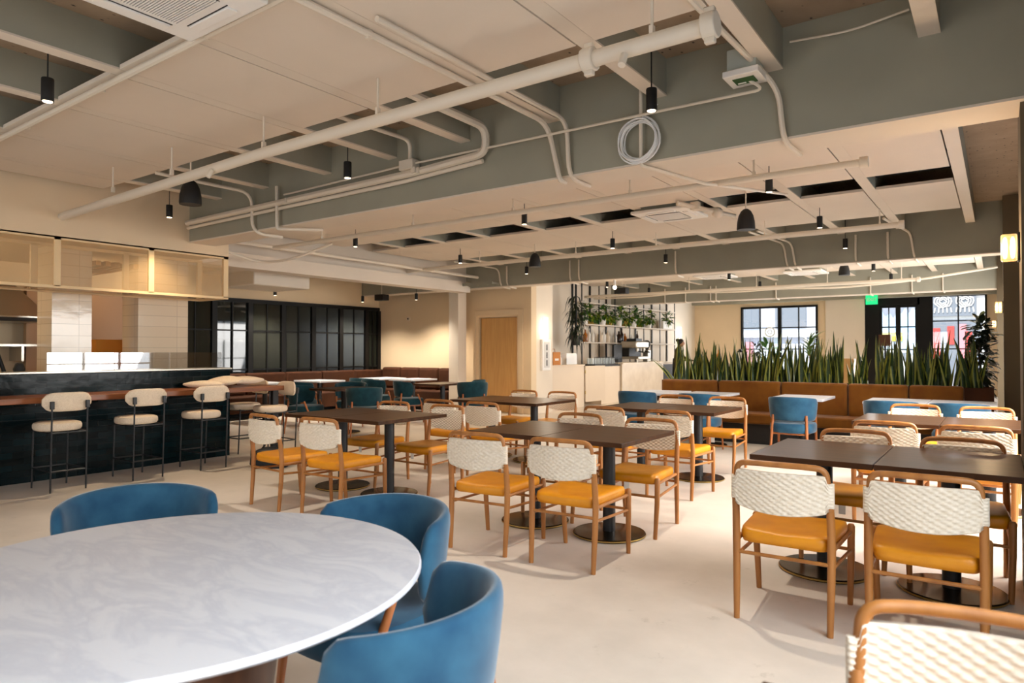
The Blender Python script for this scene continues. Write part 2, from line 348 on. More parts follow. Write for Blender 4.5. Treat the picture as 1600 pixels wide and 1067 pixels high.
# left side: kitchen back wall, back wall of the left seating, returns
struct('wall_kitchen', MB().box(-11.4, -11.2, -3.0, 5.3, 0, 3.42), M_wall)
struct('wall_kitchen_return', MB().box(-13.2, -11.2, 5.3, 5.5, 0, 3.42), M_wall)
struct('wall_left', MB().box(-13.2, -12.75, 5.5, 12.2, 2.44, 3.42), M_wall)
b = MB().box(-13.2, -9.60, 12.0, 12.2, 0, 3.42); b.box(-8.42, -8.10, 12.0, 12.2, 0, 3.42); b.box(-9.60, -8.42, 12.0, 12.2, 2.14, 3.42)
struct('wall_back', b, M_wall)
struct('wall_back_return', MB().box(-8.3, -8.10, 12.2, 12.85, 0, 3.42), M_white)
struct('wall_bar', MB().box(-9.5, -9.3, 12.85, 25.0, 0, 3.42), M_white)
struct('wall_bar_return', MB().box(-9.5, -8.3, 12.65, 12.85, 0, 3.42), M_white)
# door in the back wall
t = MB().box(-9.78, -9.60, 11.97, 12.0, 0, 2.26); t.box(-8.42, -8.30, 11.97, 12.0, 0, 2.26); t.box(-9.60, -8.42, 11.97, 12.0, 2.14, 2.26)
struct('trim_2', t, M_wall, bevel=0.006)
dj = struct('door_2', MB().box(-9.60, -9.53, 12.0, 12.2, 0, 2.14).box(-9.53, -8.42, 12.0, 12.2, 2.10, 2.14).box(-8.47, -8.42, 12.0, 12.2, 0, 2.10), M_wall)
MB().box(-9.49, -8.48, 12.05, 12.10, 0.01, 2.09).build('door_leaf', M_door, dj)
MB().box(-9.53, -9.49, 12.10, 12.19, 0.01, 2.09).build('door_gap', M_black, dj)
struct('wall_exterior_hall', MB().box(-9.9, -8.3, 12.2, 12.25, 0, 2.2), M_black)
# soffit over the bar, kitchen ceiling behind it
struct('trim_3', MB().box(-8.36, -8.16, -3.0, 5.03, 2.57, 3.42), M_soffit)
struct('ceiling_kitchen', MB().box(-11.2, -8.36, -3.0, 5.03, 2.60, 2.66), M_soffit)
# columns on the right wall and the free column
for i, (y0, y1, xl) in enumerate(((4.55, 5.05, 0.105), (11.1, 11.55, 0.058), (17.95, 18.5, -0.02))):
    struct('wall_column', MB().box(xl, XW, y0, y1, 0, 3.42), M_grey)
struct('wall_column_free', MB().box(-9.93, -9.66, 11.44, 11.72, 0, 2.72), M_white, bevel=0.004)
# ------------------------------------------------------------------ beams, joists, panels
def beam(y0, y1, x0=-8.16, x1=XW, zb=2.7):
    b = MB().box(x0, x1, y0+0.10, y1-0.10, zb+0.03, 3.42); b.box(x0, x1, y0, y1, zb, zb+0.035)
    return b
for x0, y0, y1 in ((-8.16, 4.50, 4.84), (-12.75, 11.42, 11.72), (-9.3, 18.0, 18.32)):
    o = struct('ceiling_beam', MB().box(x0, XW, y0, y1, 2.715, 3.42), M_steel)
    f = MB().box(x0, XW, y0-.004, y1+.004, 2.70, 2.715).build('flange', M_paint, o); f['kind'] = 'structure'  # lighter underside: light bounced from the floor put into the flange colour
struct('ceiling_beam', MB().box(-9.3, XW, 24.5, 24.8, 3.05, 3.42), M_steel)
# cross girder over the left seating
g = MB().box(-9.62, -9.30, 4.84, 11.42, 2.62, 2.66); g.box(-9.62, -9.58, 4.84, 11.42, 2.66, 2.84); g.box(-9.34, -9.30, 4.84, 11.42, 2.66, 2.84); g.box(-9.50, -9.42, 4.84, 11.42, 2.66, 3.42)
struct('ceiling_girder', g, M_paint)
JX = [-0.305, -1.155, -1.94, -2.82, -3.72, -4.60, -5.53, -6.58, -7.50, -8.45]
JW = 0.055
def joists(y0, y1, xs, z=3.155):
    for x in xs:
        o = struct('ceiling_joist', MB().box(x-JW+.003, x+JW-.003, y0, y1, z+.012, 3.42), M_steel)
        f = MB().box(x-JW, x+JW, y0, y1, z, z+.012).build('flange', M_paint, o); f['kind'] = 'structure'  # joists split the same way: light and shade put into two colours
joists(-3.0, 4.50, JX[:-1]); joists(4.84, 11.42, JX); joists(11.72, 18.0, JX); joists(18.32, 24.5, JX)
joists(4.84, 11.42, [-10.4, -11.3, -12.2])
def panel_strip(y0, y1, xs, z0=3.156, skip=()):
    for i in range(len(xs)-1):
        if i in skip: continue
        a, c = xs[i+1]+JW+0.001, xs[i]-JW-0.013
        o = MB().box(a, c, y0, y1, z0, z0+0.03).build('ceiling_panel', M_panel); o['kind'] = 'structure'
panel_strip(2.04, 3.45, JX[:-1] + [-8.16+JW], skip=(0,))
XL = JX + [-9.24]
panel_strip(4.85, 7.83, XL); panel_strip(8.50, 10.20, XL)
panel_strip(11.73, 14.5, XL); panel_strip(15.2, 16.7, XL)
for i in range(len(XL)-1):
    struct('ceiling_slot_shade', MB().box(XL[i+1]+JW, XL[i]-JW, 7.80, 8.53, 3.30, 3.33), M_slotshade)  # added dark boards that stand in for shade inside the slots
# ------------------------------------------------------------------ ceiling services
def hanger(mb, x, y, z0, z1, r=0.008): mb.cyl((x, y, z0), (x, y, z1), r, 6)
def coupling(x0, x1, y, z, r): return MB().lathe([(r*0.9, 0), (r, 0.01), (r, x1-x0-0.01), (r*0.9, x1-x0)], 14)
# big sprinkler main along X in the near bay
sp = thing('sprinkler_pipe', 'thick cream sprinkler pipe crossing the near ceiling under the panels', 'pipe')
MB().tube([(-8.16, 3.09, 2.80), (-4.6, 3.09, 2.87), (-1.08, 3.09, 2.875)], 0.042, 14).build('pipe', M_pipe, sp)
for x in (-1.08, -1.72):
    c = MB(); c.tube([(x-0.035, 3.09, 2.875), (x+0.035, 3.09, 2.875)], 0.062, 14); c.cbox(x, 3.09, 2.945, 0.05, 0.035, 0.03); c.cbox(x, 3.09, 2.805, 0.05, 0.035, 0.03); c.build('coupling', M_pipe, sp, bevel=0.006)
for x in (-7.0, -5.9, -4.55, -3.3, -1.37):
    h = MB(); hanger(h, x, 3.09, 2.92, 3.15); h.cbox(x, 3.09, 2.93, 0.02, 0.03, 0.05); h.build('hanger', M_pipe, sp)
for x in (-1.5, -5.2):
    MB().cyl((x, 3.05, 2.83), (x, 3.02, 2.77), 0.02, 10).build('sprinkler_head', M_pipe, sp)
# pipes of the second bay
def pipe_run(label, y, z, x0, x1, r, hx, top=3.15):
    t = thing('sprinkler_pipe', label, 'pipe')
    MB().tube([(x0, y, z), (x1, y, z)], r, 12).build('pipe', M_pipe, t)
    MB().tube([(x1-.03, y, z), (x1+.03, y, z)], r*1.5, 12).build('end_cap', M_pipe, t, bevel=.004)
    for x in hx:
        h = MB(); hanger(h, x, y, z, top); h.cbox(x, y, z+r, .02, .03, .05); h.build('hanger', M_pipe, t)
pipe_run('slender sprinkler pipe running below the panels just behind the big ceiling beam', 5.6, 2.76, -8.0, -0.80, .028, (-1.6, -2.7, -4.0, -5.4, -7))
pipe_run('sprinkler pipe running in front of the second ceiling beam', 9.6, 2.92, -9.9, -0.96, .036, (-1.2, -2.6, -4.2, -5.6, -7.6))
pipe_run('sagging sprinkler pipe running in front of the far ceiling beam', 15.9, 2.80, -9.0, -1.3, .036, (-1.6, -3.0, -4.5, -6.1, -7.8))
def conduit(label, pts, r, fl=0.12, clips=(), name='conduit'):
    t = thing(name, label, 'conduit')
    MB().tube(fillet(pts, fl), r, 8).build('pipe', M_pipe, t)
    for p in clips: MB().cbox(p[0], p[1], p[2], .03, .03, .05).build('clip', M_pipe, t)
    return t
conduit('white conduit running along the ceiling panels then dropping down the big beam, left of two', [(-2.86, -2.5, 3.13), (-2.84, 4.44, 3.13), (-2.73, 4.44, 2.67), (-2.73, 4.52, 2.67)], .020, .16, [(-2.85, 2.6, 3.13), (-2.85, 3.6, 3.13)])
conduit('white conduit dropping down the big beam and turning under its flange, right of two', [(-2.68, 2.5, 3.13), (-2.68, 4.46, 3.13), (-2.66, 4.46, 2.68), (-2.66, 4.78, 2.68)], .018, .14)
conduit('cream conduit running across the near ceiling beside the ceiling cassette', [(-8.1, 2.10, 3.125), (-2.2, 2.06, 3.125)], .022, .1, [(-6.2, 2.1, 3.13), (-4.9, 2.09, 3.13), (-3.6, 2.07, 3.13)])
jb = conduit('thin cable conduit stretched along the face of the big beam to the green-labelled box', [(-1.27, 4.32, 3.07), (-1.18, 4.36, 3.00), (-1.75, 4.40, 3.02), (-4.33, 4.44, 3.05), (-6.0, 4.46, 3.03), (-6.2, 4.46, 3.03)], .010, .06)
jx = thing('junction_box', 'cream junction box on the big beam with a conduit bending up', 'box')
MB().cbox(-4.33, 4.44, 3.04, .17, .10, .09).build('body', M_pipe, jx, bevel=.006)
MB().tube(fillet([(-4.30, 4.42, 3.08), (-4.30, 4.42, 3.26), (-4.4, 3.3, 3.28)], .18), .018, 8).build('conduit', M_pipe, jx)
MB().cbox(-4.25, 4.44, 2.98, .05, .08, .05).build('clamp', M_pipe, jx)
conduit('thick pipe bending round at the big beam and running back to the soffit', [(-3.44, 3.3, 3.22), (-3.44, 4.42, 3.21), (-3.44, 4.43, 3.0), (-4.25, 4.45, 2.97), (-8.1, 4.44, 2.93)], .034, .2, [(-4.2, 4.42, 2.97), (-6.1, 4.42, 2.95)])
conduit('pipe running along the big beam to the soffit, lower of two', [(-3.5, 4.46, 2.95), (-4.4, 4.46, 2.91), (-8.1, 4.45, 2.87)], .020, .1)
conduit('short white conduit dropping down the left end of the big beam near the soffit', [(-6.8, 3.4, 3.13), (-6.75, 4.44, 3.12), (-6.75, 4.44, 2.67), (-6.7, 4.8, 2.67)], .018, .16)
conduit('second short white conduit dropping down the left end of the big beam', [(-6.30, 4.44, 3.13), (-6.29, 4.44, 2.67), (-5.95, 4.78, 2.67)], .018, .03)
conduit('conduit dropping from the ceiling box down the right part of the big beam', [(-1.30, 2.6, 3.16), (-1.22, 4.30, 3.15), (-1.12, 4.46, 3.02), (-1.09, 4.46, 2.68), (-1.07, 4.80, 2.67)], .018, .12)
conduit('cable conduit crossing behind the hanging coil down onto the beam flange', [(-2.06, 4.45, 3.3), (-2.06, 4.45, 2.68), (-1.9, 5.3, 2.70), (-1.9, 7.9, 3.10)], .014, .03)
tag(MB().tube([(-1.94, 4.47, 3.1), (-2.0, 4.46, 3.05), (-2.05, 4.45, 3.02)], .006, 6).build('cable', M_cable), 'short white cable dropping from a joist to the hanging coil', 'cable')
for i, (x, y) in enumerate(((-0.98, 11.4), (-1.32, 11.4), (-1.75, 11.4), (-2.62, 11.4), (-2.74, 11.4), (-4.62, 11.4), (-6.58, 11.4), (-6.78, 11.4), (-8.30, 11.4), (-8.46, 11.4))):
    bend = [(x-.25, 10.2, 3.12), (x-.05, 11.39, 3.08)] if i in (0, 3, 4, 9) else [(x, 11.39, 3.12)]
    conduit('thin white conduit down the second ceiling beam, ' + ORD[i] + ' from the right end', bend + [(x, 11.39, 2.70), (x+.02, 11.7, 2.68)], .016, .14)
for i, x in enumerate((-1.0, -1.6, -2.45, -4.6, -6.15, -6.3, -7.0, -7.6)):
    conduit('thin white conduit down the far ceiling beam, ' + ORD[i] + ' from the right end', [(x, 17.97, 3.1), (x, 17.97, 2.70), (x+.02, 18.2, 2.68)], .016, .05)
conduit('sagging white cable loop hung along the far bay ceiling', [(-9.0, 16.4, 2.78), (-7.4, 16.3, 2.76), (-6.4, 16.3, 2.83), (-5.2, 16.3, 2.76), (-4.0, 16.3, 2.80), (-2.9, 16.3, 2.74), (-1.4, 16.3, 2.82), (0.0, 16.3, 3.0)], .022, .5, name='cable')
conduit('cream cable drooping between the girder and the beam over the left seating', [(-8.6, 4.9, 2.80), (-8.9, 6.0, 2.66), (-8.4, 6.2, 2.7), (-8.0, 6.6, 2.95)], .02, .3, name='cable')
conduit('conduit running beside the girder over the left seating', [(-9.0, 4.9, 2.95), (-9.0, 11.3, 2.92)], .03, .1)
conduit('slack cable running under the deck in the right corner of the ceiling', [(-1.05, 4.46, 3.30), (-.7, 4.45, 3.27), (-.4, 4.45, 3.31)], .007, .1, name='cable')
# cable tray on top of the free column
lt = thing('cable_tray', 'ladder cable tray lying over the free white column', 'cable tray')
lb = MB(); lb.box(-10.9, -8.5, 11.15, 11.18, 2.74, 2.80); lb.box(-10.9, -8.5, 11.36, 11.39, 2.74, 2.80); lb.build('side_rail', M_steel, lt)
for i in range(10): MB().box(-10.8+i*.25, -10.76+i*.25, 11.18, 11.36, 2.755, 2.785).build('rung', M_steel, lt)
tag(MB().tube([(-10.2, 9.3, 3.1), (-9.75, 11.2, 2.72)], .05, 4).build('brace', M_pipe), 'diagonal cream brace meeting the girder above the free column', 'brace')
# coil of cable
cl = thing('cable_coil', 'coil of white cable hanging on the face of the big ceiling beam', 'cable coil')
for k in range(9):
    pts = []; rr = 0.135 + 0.028*random.random(); ox = random.uniform(-.018, .018); oz = random.uniform(-.018, .018); yy = 4.452 + .005*k - .03
    for a in range(28):
        pts.append((-2.07+ox+rr*math.cos(2*PI*a/28), yy+.004*math.sin(a), 2.86+oz+rr*1.02*math.sin(2*PI*a/28)))
    MB().tube(pts, .0055, 6, closed=True).build('cable_loop', M_cable, cl)
# green label emergency light
em = thing('emergency_light', 'grey ceiling emergency light box with a green panel in a white frame', 'emergency light')
MB().box(-1.37, -1.19, 4.22, 4.38, 3.10, 3.24).build('housing', mat('grey_box', (176, 180, 170), .5), em, bevel=.004)
MB().box(-1.39, -1.17, 4.19, 4.41, 3.06, 3.10).build('frame', M_plastic, em, bevel=.005)
MB().box(-1.345, -1.215, 4.25, 4.35, 3.055, 3.061).build('label', M_greenlabel, em)
MB().box(-1.33, -1.28, 4.315, 4.33, 3.052, 3.056).build('lettering', M_paperwhite, em)
# ceiling cassettes
def cassette(label, cx, cy, s, z):
    t = thing('ceiling_air_conditioner', label, 'air conditioner', (cx, cy, z))
    h = s/2
    pn_ = MB().box(-h, h, -h, h, -0.05, -0.01).build('panel', M_ac, t, bevel=.012)
    MB().box(-h*.88, h*.88, -h*.88, h*.88, -0.01, 0.22).build('casing', M_steel, t)
    MB().box(-h*.54, h*.54, -h*.54, h*.54, -0.056, -0.049).build('grille_back', M_dark, pn_)
    g = MB()
    for i in range(28):
        y = -h*.52 + i*h*1.04/27; g.box(-h*.54, h*.54, y-.0040*s/.72, y+.0040*s/.72, -0.060, -0.054)
    g.build('grille', M_ac, pn_)
    for q in range(4):
        l = MB().box(-h*.5, h*.5, h*.68, h*.84, -0.062, -0.048); o = l.build('louver', M_ac, pn_, bevel=.004); o.rotation_euler = (0, 0, q*PI/2)
        o2 = MB().box(-h*.52, h*.52, h*.66, h*.675, -0.053, -0.049).build('air_slot', M_dark, pn_); o2.rotation_euler = (0, 0, q*PI/2)
    return t
cassette('white ceiling air conditioner cassette at the top left, nearest of all', -3.31, 1.67, .72, 3.14)
cassette('white ceiling air conditioner cassette beside the right bell speaker, in the middle bay', -3.42, 8.25, .75, 3.14)
cassette('white ceiling air conditioner cassette in the far bay behind the second beam, right of two', -3.45, 15.95, .8, 3.12)
cassette('white ceiling air conditioner cassette in the far bay behind the second beam, left of two', -5.35, 15.6, .8, 3.12)
vb = thing('valve_cluster', 'cluster of pipe valves beside the middle ceiling cassette', 'valve')
MB().tube([(-3.1, 7.7, 3.12), (-2.6, 8.3, 3.0)], .03, 8).build('pipe', M_pipe, vb); MB().ball((-2.75, 8.1, 3.03), .07, 10).build('valve_body', M_pipe, vb); MB().cbox(-2.95, 7.9, 3.1, .1, .1, .1).build('valve_head', M_pipe, vb, bevel=.01)
# duct over the left seating
du = thing('air_duct', 'cream air duct hanging over the left seating beyond the mesh box', 'duct')
MB().box(-11.2, -10.2, 6.75, 7.9, 2.48, 2.74).build('casing', M_pipe, du, bevel=.02)
MB().box(-11.4, -10.0, 6.45, 6.8, 2.72, 2.76).build('flange', M_pipe, du)
for x, y in ((-11.1, 6.85), (-10.3, 6.85), (-11.1, 7.8), (-10.3, 7.8)): MB().cyl((x, y, 2.73), (x, y, 3.42), .01, 6).build('hanger_rod', M_pipe, du)
# ------------------------------------------------------------------ pendant lamps
def make_pendant():
    t = thing('pendant_lamp', 'x', 'pendant lamp', (0, 0, 0), 0, 'black cylinder pendants')
    MB().cyl((0, 0, .145), (0, 0, .52), .0045, 6).build('cord', M_black, t)
    sh_ = MB().lathe([(.030, .004), (.034, 0), (.035, .004), (.035, .14), (.033, .145), (.006, .148)], 20).build('shade', M_black, t)
    MB().lathe([(.001, -.001), (.026, -.001), (.028, .003), (.001, .004)], 18).build('lens', M_lamp, sh_)
    l = bpy.data.lights.new('pendant_bulb', 'SPOT'); l.energy = 88; l.color = (1.0, .88, .735); l.spot_size = math.radians(95); l.spot_blend = .8; l.shadow_soft_size = .03
    o = bpy.data.objects.new('bulb', l); C.objects.link(o); o.parent = t; o.location = (0, 0, -.02)
    return t
PX = {-1.8: 'right column of lamps', -4.7: 'second column from the right', -7.7: 'third column from the right', -10.55: 'leftmost column over the dark seating'}
rows = [(1.72, [-4.77], 'nearest row'), (4.05, [-1.8, -4.71, -7.78], 'row just before the big beam'), (6.80, [-1.8, -4.69, -7.73, -10.56], 'row just behind the big beam'), (9.15, [-1.81, -4.7, -7.68, -10.55], 'row above the second dining tables'), (11.2, [-1.86, -4.72, -7.67], 'row at the second beam'), (14.7, [-1.95, -4.74, -7.7], 'row in the far bay'), (16.9, [-1.9, -4.7, -7.6], 'row before the far beam'), (19.3, [-1.9, -4.8, -7.5], 'row behind the far beam')]
P0 = None
for y, xs, rl in rows:
    for j, x in enumerate(xs):
        lab = 'black cylinder pendant lamp, ' + rl + ', ' + ('alone at the top left' if len(xs) == 1 else ORD[j] + ' from the right')
        if P0 is None: P0 = make_pendant(); P0.location = (x, y, 2.9); P0['label'] = lab; src = P0
        else:
            r_ = dup(P0, (x, y, 2.9), 0, lab)
            if x < -6:
                for ch in r_.children:
                    if ch.type == 'LIGHT': ch.data = ch.data.copy(); ch.data.color = (1.0, .79, .54); ch.data.energy = 80
for x, y, lab in ((-12.1, 8.5, 'black cylinder pendant hanging low over the partition banquette, left one'), (-12.1, 10.87, 'black cylinder pendant hanging low over the partition banquette, right one'), (-10.6, 11.1, 'black cylinder pendant hanging low before the back wall left of the free column')):
    p_ = dup(P0, (x, y, 2.5), 0, lab)
    for ch in p_.children:
        if ch.type == 'LIGHT': ch.data = ch.data.copy(); ch.data.energy = 150; ch.data.spot_size = math.radians(130)
    MB().cyl((0, 0, .50), (0, 0, .92), .0045, 6).build('cord_extension', M_black, p_)
gl_ = thing('spot_lamp', 'small white spot lamp with a bright bulb under the second ceiling beam', 'lamp', (-5.9, 11.57, 2.56))
MB().cyl((0, 0, .03), (0, 0, .14), .022, 12).build('stem', M_plastic, gl_); MB().ball((0, 0, 0), .038, 14).build('bulb_globe', M_lamp, gl_)
# bell speakers
def make_speaker():
    t = thing('pendant_speaker', 'x', 'speaker', (0,0,0), 0, 'black bell speakers')
    hs_ = MB().lathe([(.080, .0), (.098, .0), (.100, .02), (.095, .09), (.080, .16), (.055, .21), (.025, .235), (.006, .24)], 24).build('housing', M_black, t)
    MB().lathe([(.001, .012), (.085, .012), (.085, .004), (.001, .002)], 20).build('grille', M_dark, hs_)
    MB().cyl((0, 0, .235), (0, 0, .45), .008, 6).build('rod', M_pipe, t)
    return t
S0 = make_speaker(); S0.location = (-6.24, 3.45, 2.75); S0['label'] = 'black bell speaker hanging above the mesh box by the soffit'
dup(S0, (-2.30, 7.73, 2.72), 0, 'black bell speaker hanging right of the middle ceiling cassette')
dup(S0, (-6.33, 9.49, 2.77), 0, 'black bell speaker hanging near the second beam above the free column side')
dup(S0, (-2.38, 14.2, 2.80), 0, 'black bell speaker hanging in the far bay right of the far cassettes')
for lab, x, y, z in (('small black box speaker under the far bay ceiling in front of the plant shelf', -7.4, 14.9, 2.74), ('small black box speaker over the left seating by the back wall', -11.6, 11.0, 2.52)):
    o = MB().cbox(0, 0, 0, .28, .2, .14).build('box_speaker', M_black, loc=(x, y, z+.07), bevel=.01); tag(o, lab, 'speaker')
    MB().cyl((0, 0, .07), (0, 0, 3.42-z-.07), .008, 6).build('rod', M_pipe, o)
# ------------------------------------------------------------------ wall lights
def make_sconce():
    t = thing('wall_sconce', 'x', 'wall lamp', (0,0,0), 0, 'glass sconces on the right columns')
    MB().box(-.012, 0, -.055, .055, -.08, .08).build('back_plate', M_black, t, bevel=.003)
    gs_ = MB().box(-.09, -.012, -.045, .045, -.075, .075).build('glass_shade', seethru('sconce_glass', (255, 226, 180), .6, rough=.15), t, bevel=.01)
    for x in (-.07, -.034): MB().lathe([(.004, -.062), (.010, -.05), (.014, 0), (.010, .05), (.004, .062)], 12, (x, 0, 0)).build('light_tube', M_sconce, gs_)
    l = bpy.data.lights.new('sconce_bulb', 'POINT'); l.energy = 7; l.color = (1, .70, .40); l.shadow_soft_size = .06
    o = bpy.data.objects.new('bulb', l); C.objects.link(o); o.parent = t; o.location = (-.17, 0, 0)
    return t
W0 = make_sconce(); W0.location = (.105, 4.82, 1.95); W0['label'] = 'glowing glass wall sconce on the nearest right column'
dup(W0, (.058, 11.35, 1.95), 0, 'glowing glass wall sconce on the second right column above the leafy tree')
dup(W0, (-.02, 18.3, 1.95), 0, 'small glowing sconce on the farthest right column, behind the tree')
def tube_light(lab, x, y, z0, z1):
    t = thing('tube_wall_light', lab, 'wall lamp', (x, y, (z0+z1)/2)); h = (z1-z0)/2
    MB().box(0, .015, -.05, .05, -h, h).build('back_plate', M_plastic, t); MB().tube([(.06, 0, -h), (.06, 0, h)], .04, 14).build('light_tube', M_tube, t)
    l = bpy.data.lights.new('tube_bulb', 'POINT'); l.energy = 2.2; l.color = (1, .86, .66); l.shadow_soft_size = .08
    o = bpy.data.objects.new('bulb', l); C.objects.link(o); o.parent = t; o.location = (.2, 0, 0)
tube_light('glowing white tube lamp on the white wall above the extinguisher cabinet', -8.10, 12.5, 1.62, 2.08)
tube_light('glowing white tube lamp on the far bar wall behind the person', -9.3, 23.2, 1.75, 2.2)
fe = thing('extinguisher_cabinet', 'white framed fire extinguisher cabinet on the wall under the tube lamp', 'extinguisher cabinet', (-8.10, 12.52, 1.27))
MB().box(0, .06, -.17, .17, -.34, .34).build('frame', M_plastic, fe, bevel=.006)
MB().box(.06, .064, -.11, .11, -.28, .28).build('panel', mat('cabinet_panel', (208, 204, 196), .4), fe)
for z in (-.17, 0, .17): MB().box(.064, .068, -.018, .018, z-.07, z+.06).build('lettering', M_black, fe)
sd = thing('wall_detector', 'small round detector on the back wall left of the free column', 'detector', (-11.7, 12.0, 2.14)); MB().tube([(0, 0, 0), (0, -.035, 0)], .055, 16).build('body', M_ply, sd); MB().tube([(0, -.035, 0), (0, -.05, 0)], .02, 10).build('lens', M_dark, sd)
ex = thing('exit_sign', 'green lit EXIT sign above the black street entrance', 'exit sign', (-3.28, 24.3, 3.0))
MB().box(-.17, .17, -.03, .03, -.16, .14).build('panel', M_exit, ex, bevel=.005); MB().cyl((0, 0, .14), (0, 0, .42), .015, 8).build('rod', M_pipe, ex)
def text(body, size, loc, rot, m, parent, name='lettering', ext=.004, align='CENTER'):
    c = bpy.data.curves.new(name, 'FONT'); c.body = body; c.size = size; c.extrude = ext; c.align_x = align; c.align_y = 'CENTER'
    t_ = bpy.data.objects.new('text_curve', c); C.objects.link(t_); bpy.context.view_layer.update()
    me = bpy.data.meshes.new_from_object(t_.evaluated_get(bpy.context.evaluated_depsgraph_get())); bpy.data.objects.remove(t_)
    me.name = name; me.materials.clear(); me.materials.append(m)
    o = bpy.data.objects.new(name, me); C.objects.link(o); o.location = loc; o.rotation_euler = rot
    if parent is not None: o.parent = parent
    return o
text('EXIT', .14, (0, -.034, -.01), (PI/2, 0, 0), M_plastic, ex)

# ------------------------------------------------------------------ the bar
bar = thing('bar_counter', 'long bar faced in dark green glazed tile with a brown wood counter', 'bar counter')
MB().box(-8.46, -8.16, -2.6, 5.06, 0, 1.12).build('tiled_front', M_tile, bar)
MB().box(-8.52, -8.14, -2.6, 5.08, 1.12, 1.14).build('ledge', M_ss, bar, bevel=.003)
MB().box(-8.16, -7.62, -2.6, 5.50, .845, .905).build('wood_counter', M_barwood, bar, bevel=.006)
MB().box(-7.72, -7.66, 5.36, 5.44, 0, .845).build('leg', M_blackmetal, bar)
for i, (a, c) in enumerate(((3.02, 3.70), (3.71, 4.35), (4.36, 5.04))):
    MB().box(-8.33, -8.318, a, c, 1.14, 1.34).build('glass_screen', M_screenglass, bar)
lb2 = MB().box(-9.5, -8.75, -2.6, 3.25, 0, .88)
wk = thing('work_counter', 'stainless kitchen work counter behind the tiled bar', 'counter'); lb2.build('body', M_ss, wk, bevel=.004)
# cushions lying on the counter end
for i, (x, y, z, rz, rx, lab) in enumerate(((-7.9, 4.55, .93, .5, .06, 'cream pad lying flat on the bar counter end, nearest of the three'), (-7.85, 4.80, .965, .25, .30, 'patterned cream pad leaning on the other pads at the bar end'), (-7.95, 5.15, .96, 0.0, .15, 'long cream pad with a seam standing at the bar counter end'))):
    b = MB(); n = 20
    for kx in range(7):
        t = kx/6; s = math.sin(PI*min(.97, max(.03, t)))**.5
        b_r = [(( -.25+.5*t), .12*s*math.copysign(abs(math.cos(2*PI*a/n))**.7, math.cos(2*PI*a/n)), .045*s*math.copysign(abs(math.sin(2*PI*a/n))**.7, math.sin(2*PI*a/n))) for a in range(n)]
        if kx == 0: R = []
        R.append(b_r)
    b.rings(R); o = b.build('seat_pad', M_boucle, loc=(x, y, z+.02)); o.rotation_euler = (rx, 0, rz + PI/2*(i == 2)); tag(o, lab, 'cushion', 'pads on the bar end')
# bar stools
def superring(cx, cy, cz, ax, ay, n=28, e=.5):
    return [(cx+ax*math.copysign(abs(math.cos(2*PI*a/n))**e, math.cos(2*PI*a/n)), cy+ay*math.copysign(abs(math.sin(2*PI*a/n))**e, math.sin(2*PI*a/n)), cz) for a in range(n)]
def make_stool():
    t = thing('bar_stool', 'x', 'bar stool')
    s = MB(); s.rings([superring(0, .02, z, .20*k, .20*k, 28, .8) for z, k in ((.575, .86), (.582, .95), (.60, 1.0), (.63, 1.0), (.648, .96), (.658, .85), (.660, .5))]); s.build('seat', M_boucle, t)
    b = MB(); R = []
    nx = 15
    for i in range(nx):
        u = -1+2*i/(nx-1); e = max(.12, (1-abs(u)**6))**.5; y = -.215 - .03 + .045*u*u
        R.append([(.215*u, y+.026*e*math.cos(2*PI*a/16), .865 + .092*e*math.copysign(abs(math.sin(2*PI*a/16))**.55, math.sin(2*PI*a/16))) for a in range(16)])
    b.rings(R); br_ = b.build('backrest', M_boucle, t)
    for sx in (-1, 1):
        MB().tube([(sx*.155, -.245, 0), (sx*.155, -.265, .60), (sx*.155, -.272, .84)], .0085, 8).build('leg', M_blackmetal, t)
        MB().tube([(sx*.155, .20, 0), (sx*.155, .17, .585)], .0085, 8).build('leg', M_blackmetal, t)
        MB().box(sx*.155-.018, sx*.155+.018, -.288, -.262, .80, .875).build('bracket', M_blackmetal, br_, bevel=.004)
    MB().tube([(-.155, -.25, .2), (.155, -.25, .2), (.155, .19, .2), (-.155, .19, .2)], .008, 8, closed=True).build('footrest', M_blackmetal, t)
    MB().tube([(-.155, -.26, .57), (.155, -.26, .57), (.155, .17, .57), (-.155, .17, .57)], .008, 8, closed=True).build('seat_frame', M_blackmetal, t)
    return t
st0 = make_stool(); st0.location = (-7.60, 2.86, 0); st0.rotation_euler = (0, 0, PI/2); st0['label'] = 'cream bar stool at the tiled bar, leftmost of the three in front'; st0['group'] = 'cream bar stools'
dup(st0, (-7.60, 3.62, 0), PI/2, 'cream bar stool at the tiled bar, middle of the three in front', 'cream bar stools')
dup(st0, (-7.60, 4.36, 0), PI/2, 'cream bar stool at the tiled bar, right of the three in front, by the pads', 'cream bar stools')
dup(st0, (-7.66, 5.34, 0), PI-.1, 'cream bar stool tucked in at the end of the wood bar counter', 'cream bar stools')
dup(st0, (-8.28, 5.36, 0), PI, 'cream bar stool half hidden behind the corner of the tiled bar', 'cream bar stools')
bg = MB(); bg.rings([superring(0, 0, z, .22*k, .15*k, 24, .8) for z, k in ((0, .9), (.04, 1.05), (.13, 1.0), (.2, .7), (.23, .3))]); o = bg.build('duffel_bag', mat('navy_bag', (14, 18, 28), .6), loc=(-6.95, 4.83, 0), rotz=.6); tag(o, 'dark navy bag lying on the floor beside the bar stools', 'bag')
MB().tube([(-.12, 0, .18), (-.05, 0, .28), (.06, 0, .28), (.12, 0, .18)], .012, 8).build('handle', M_black, o)
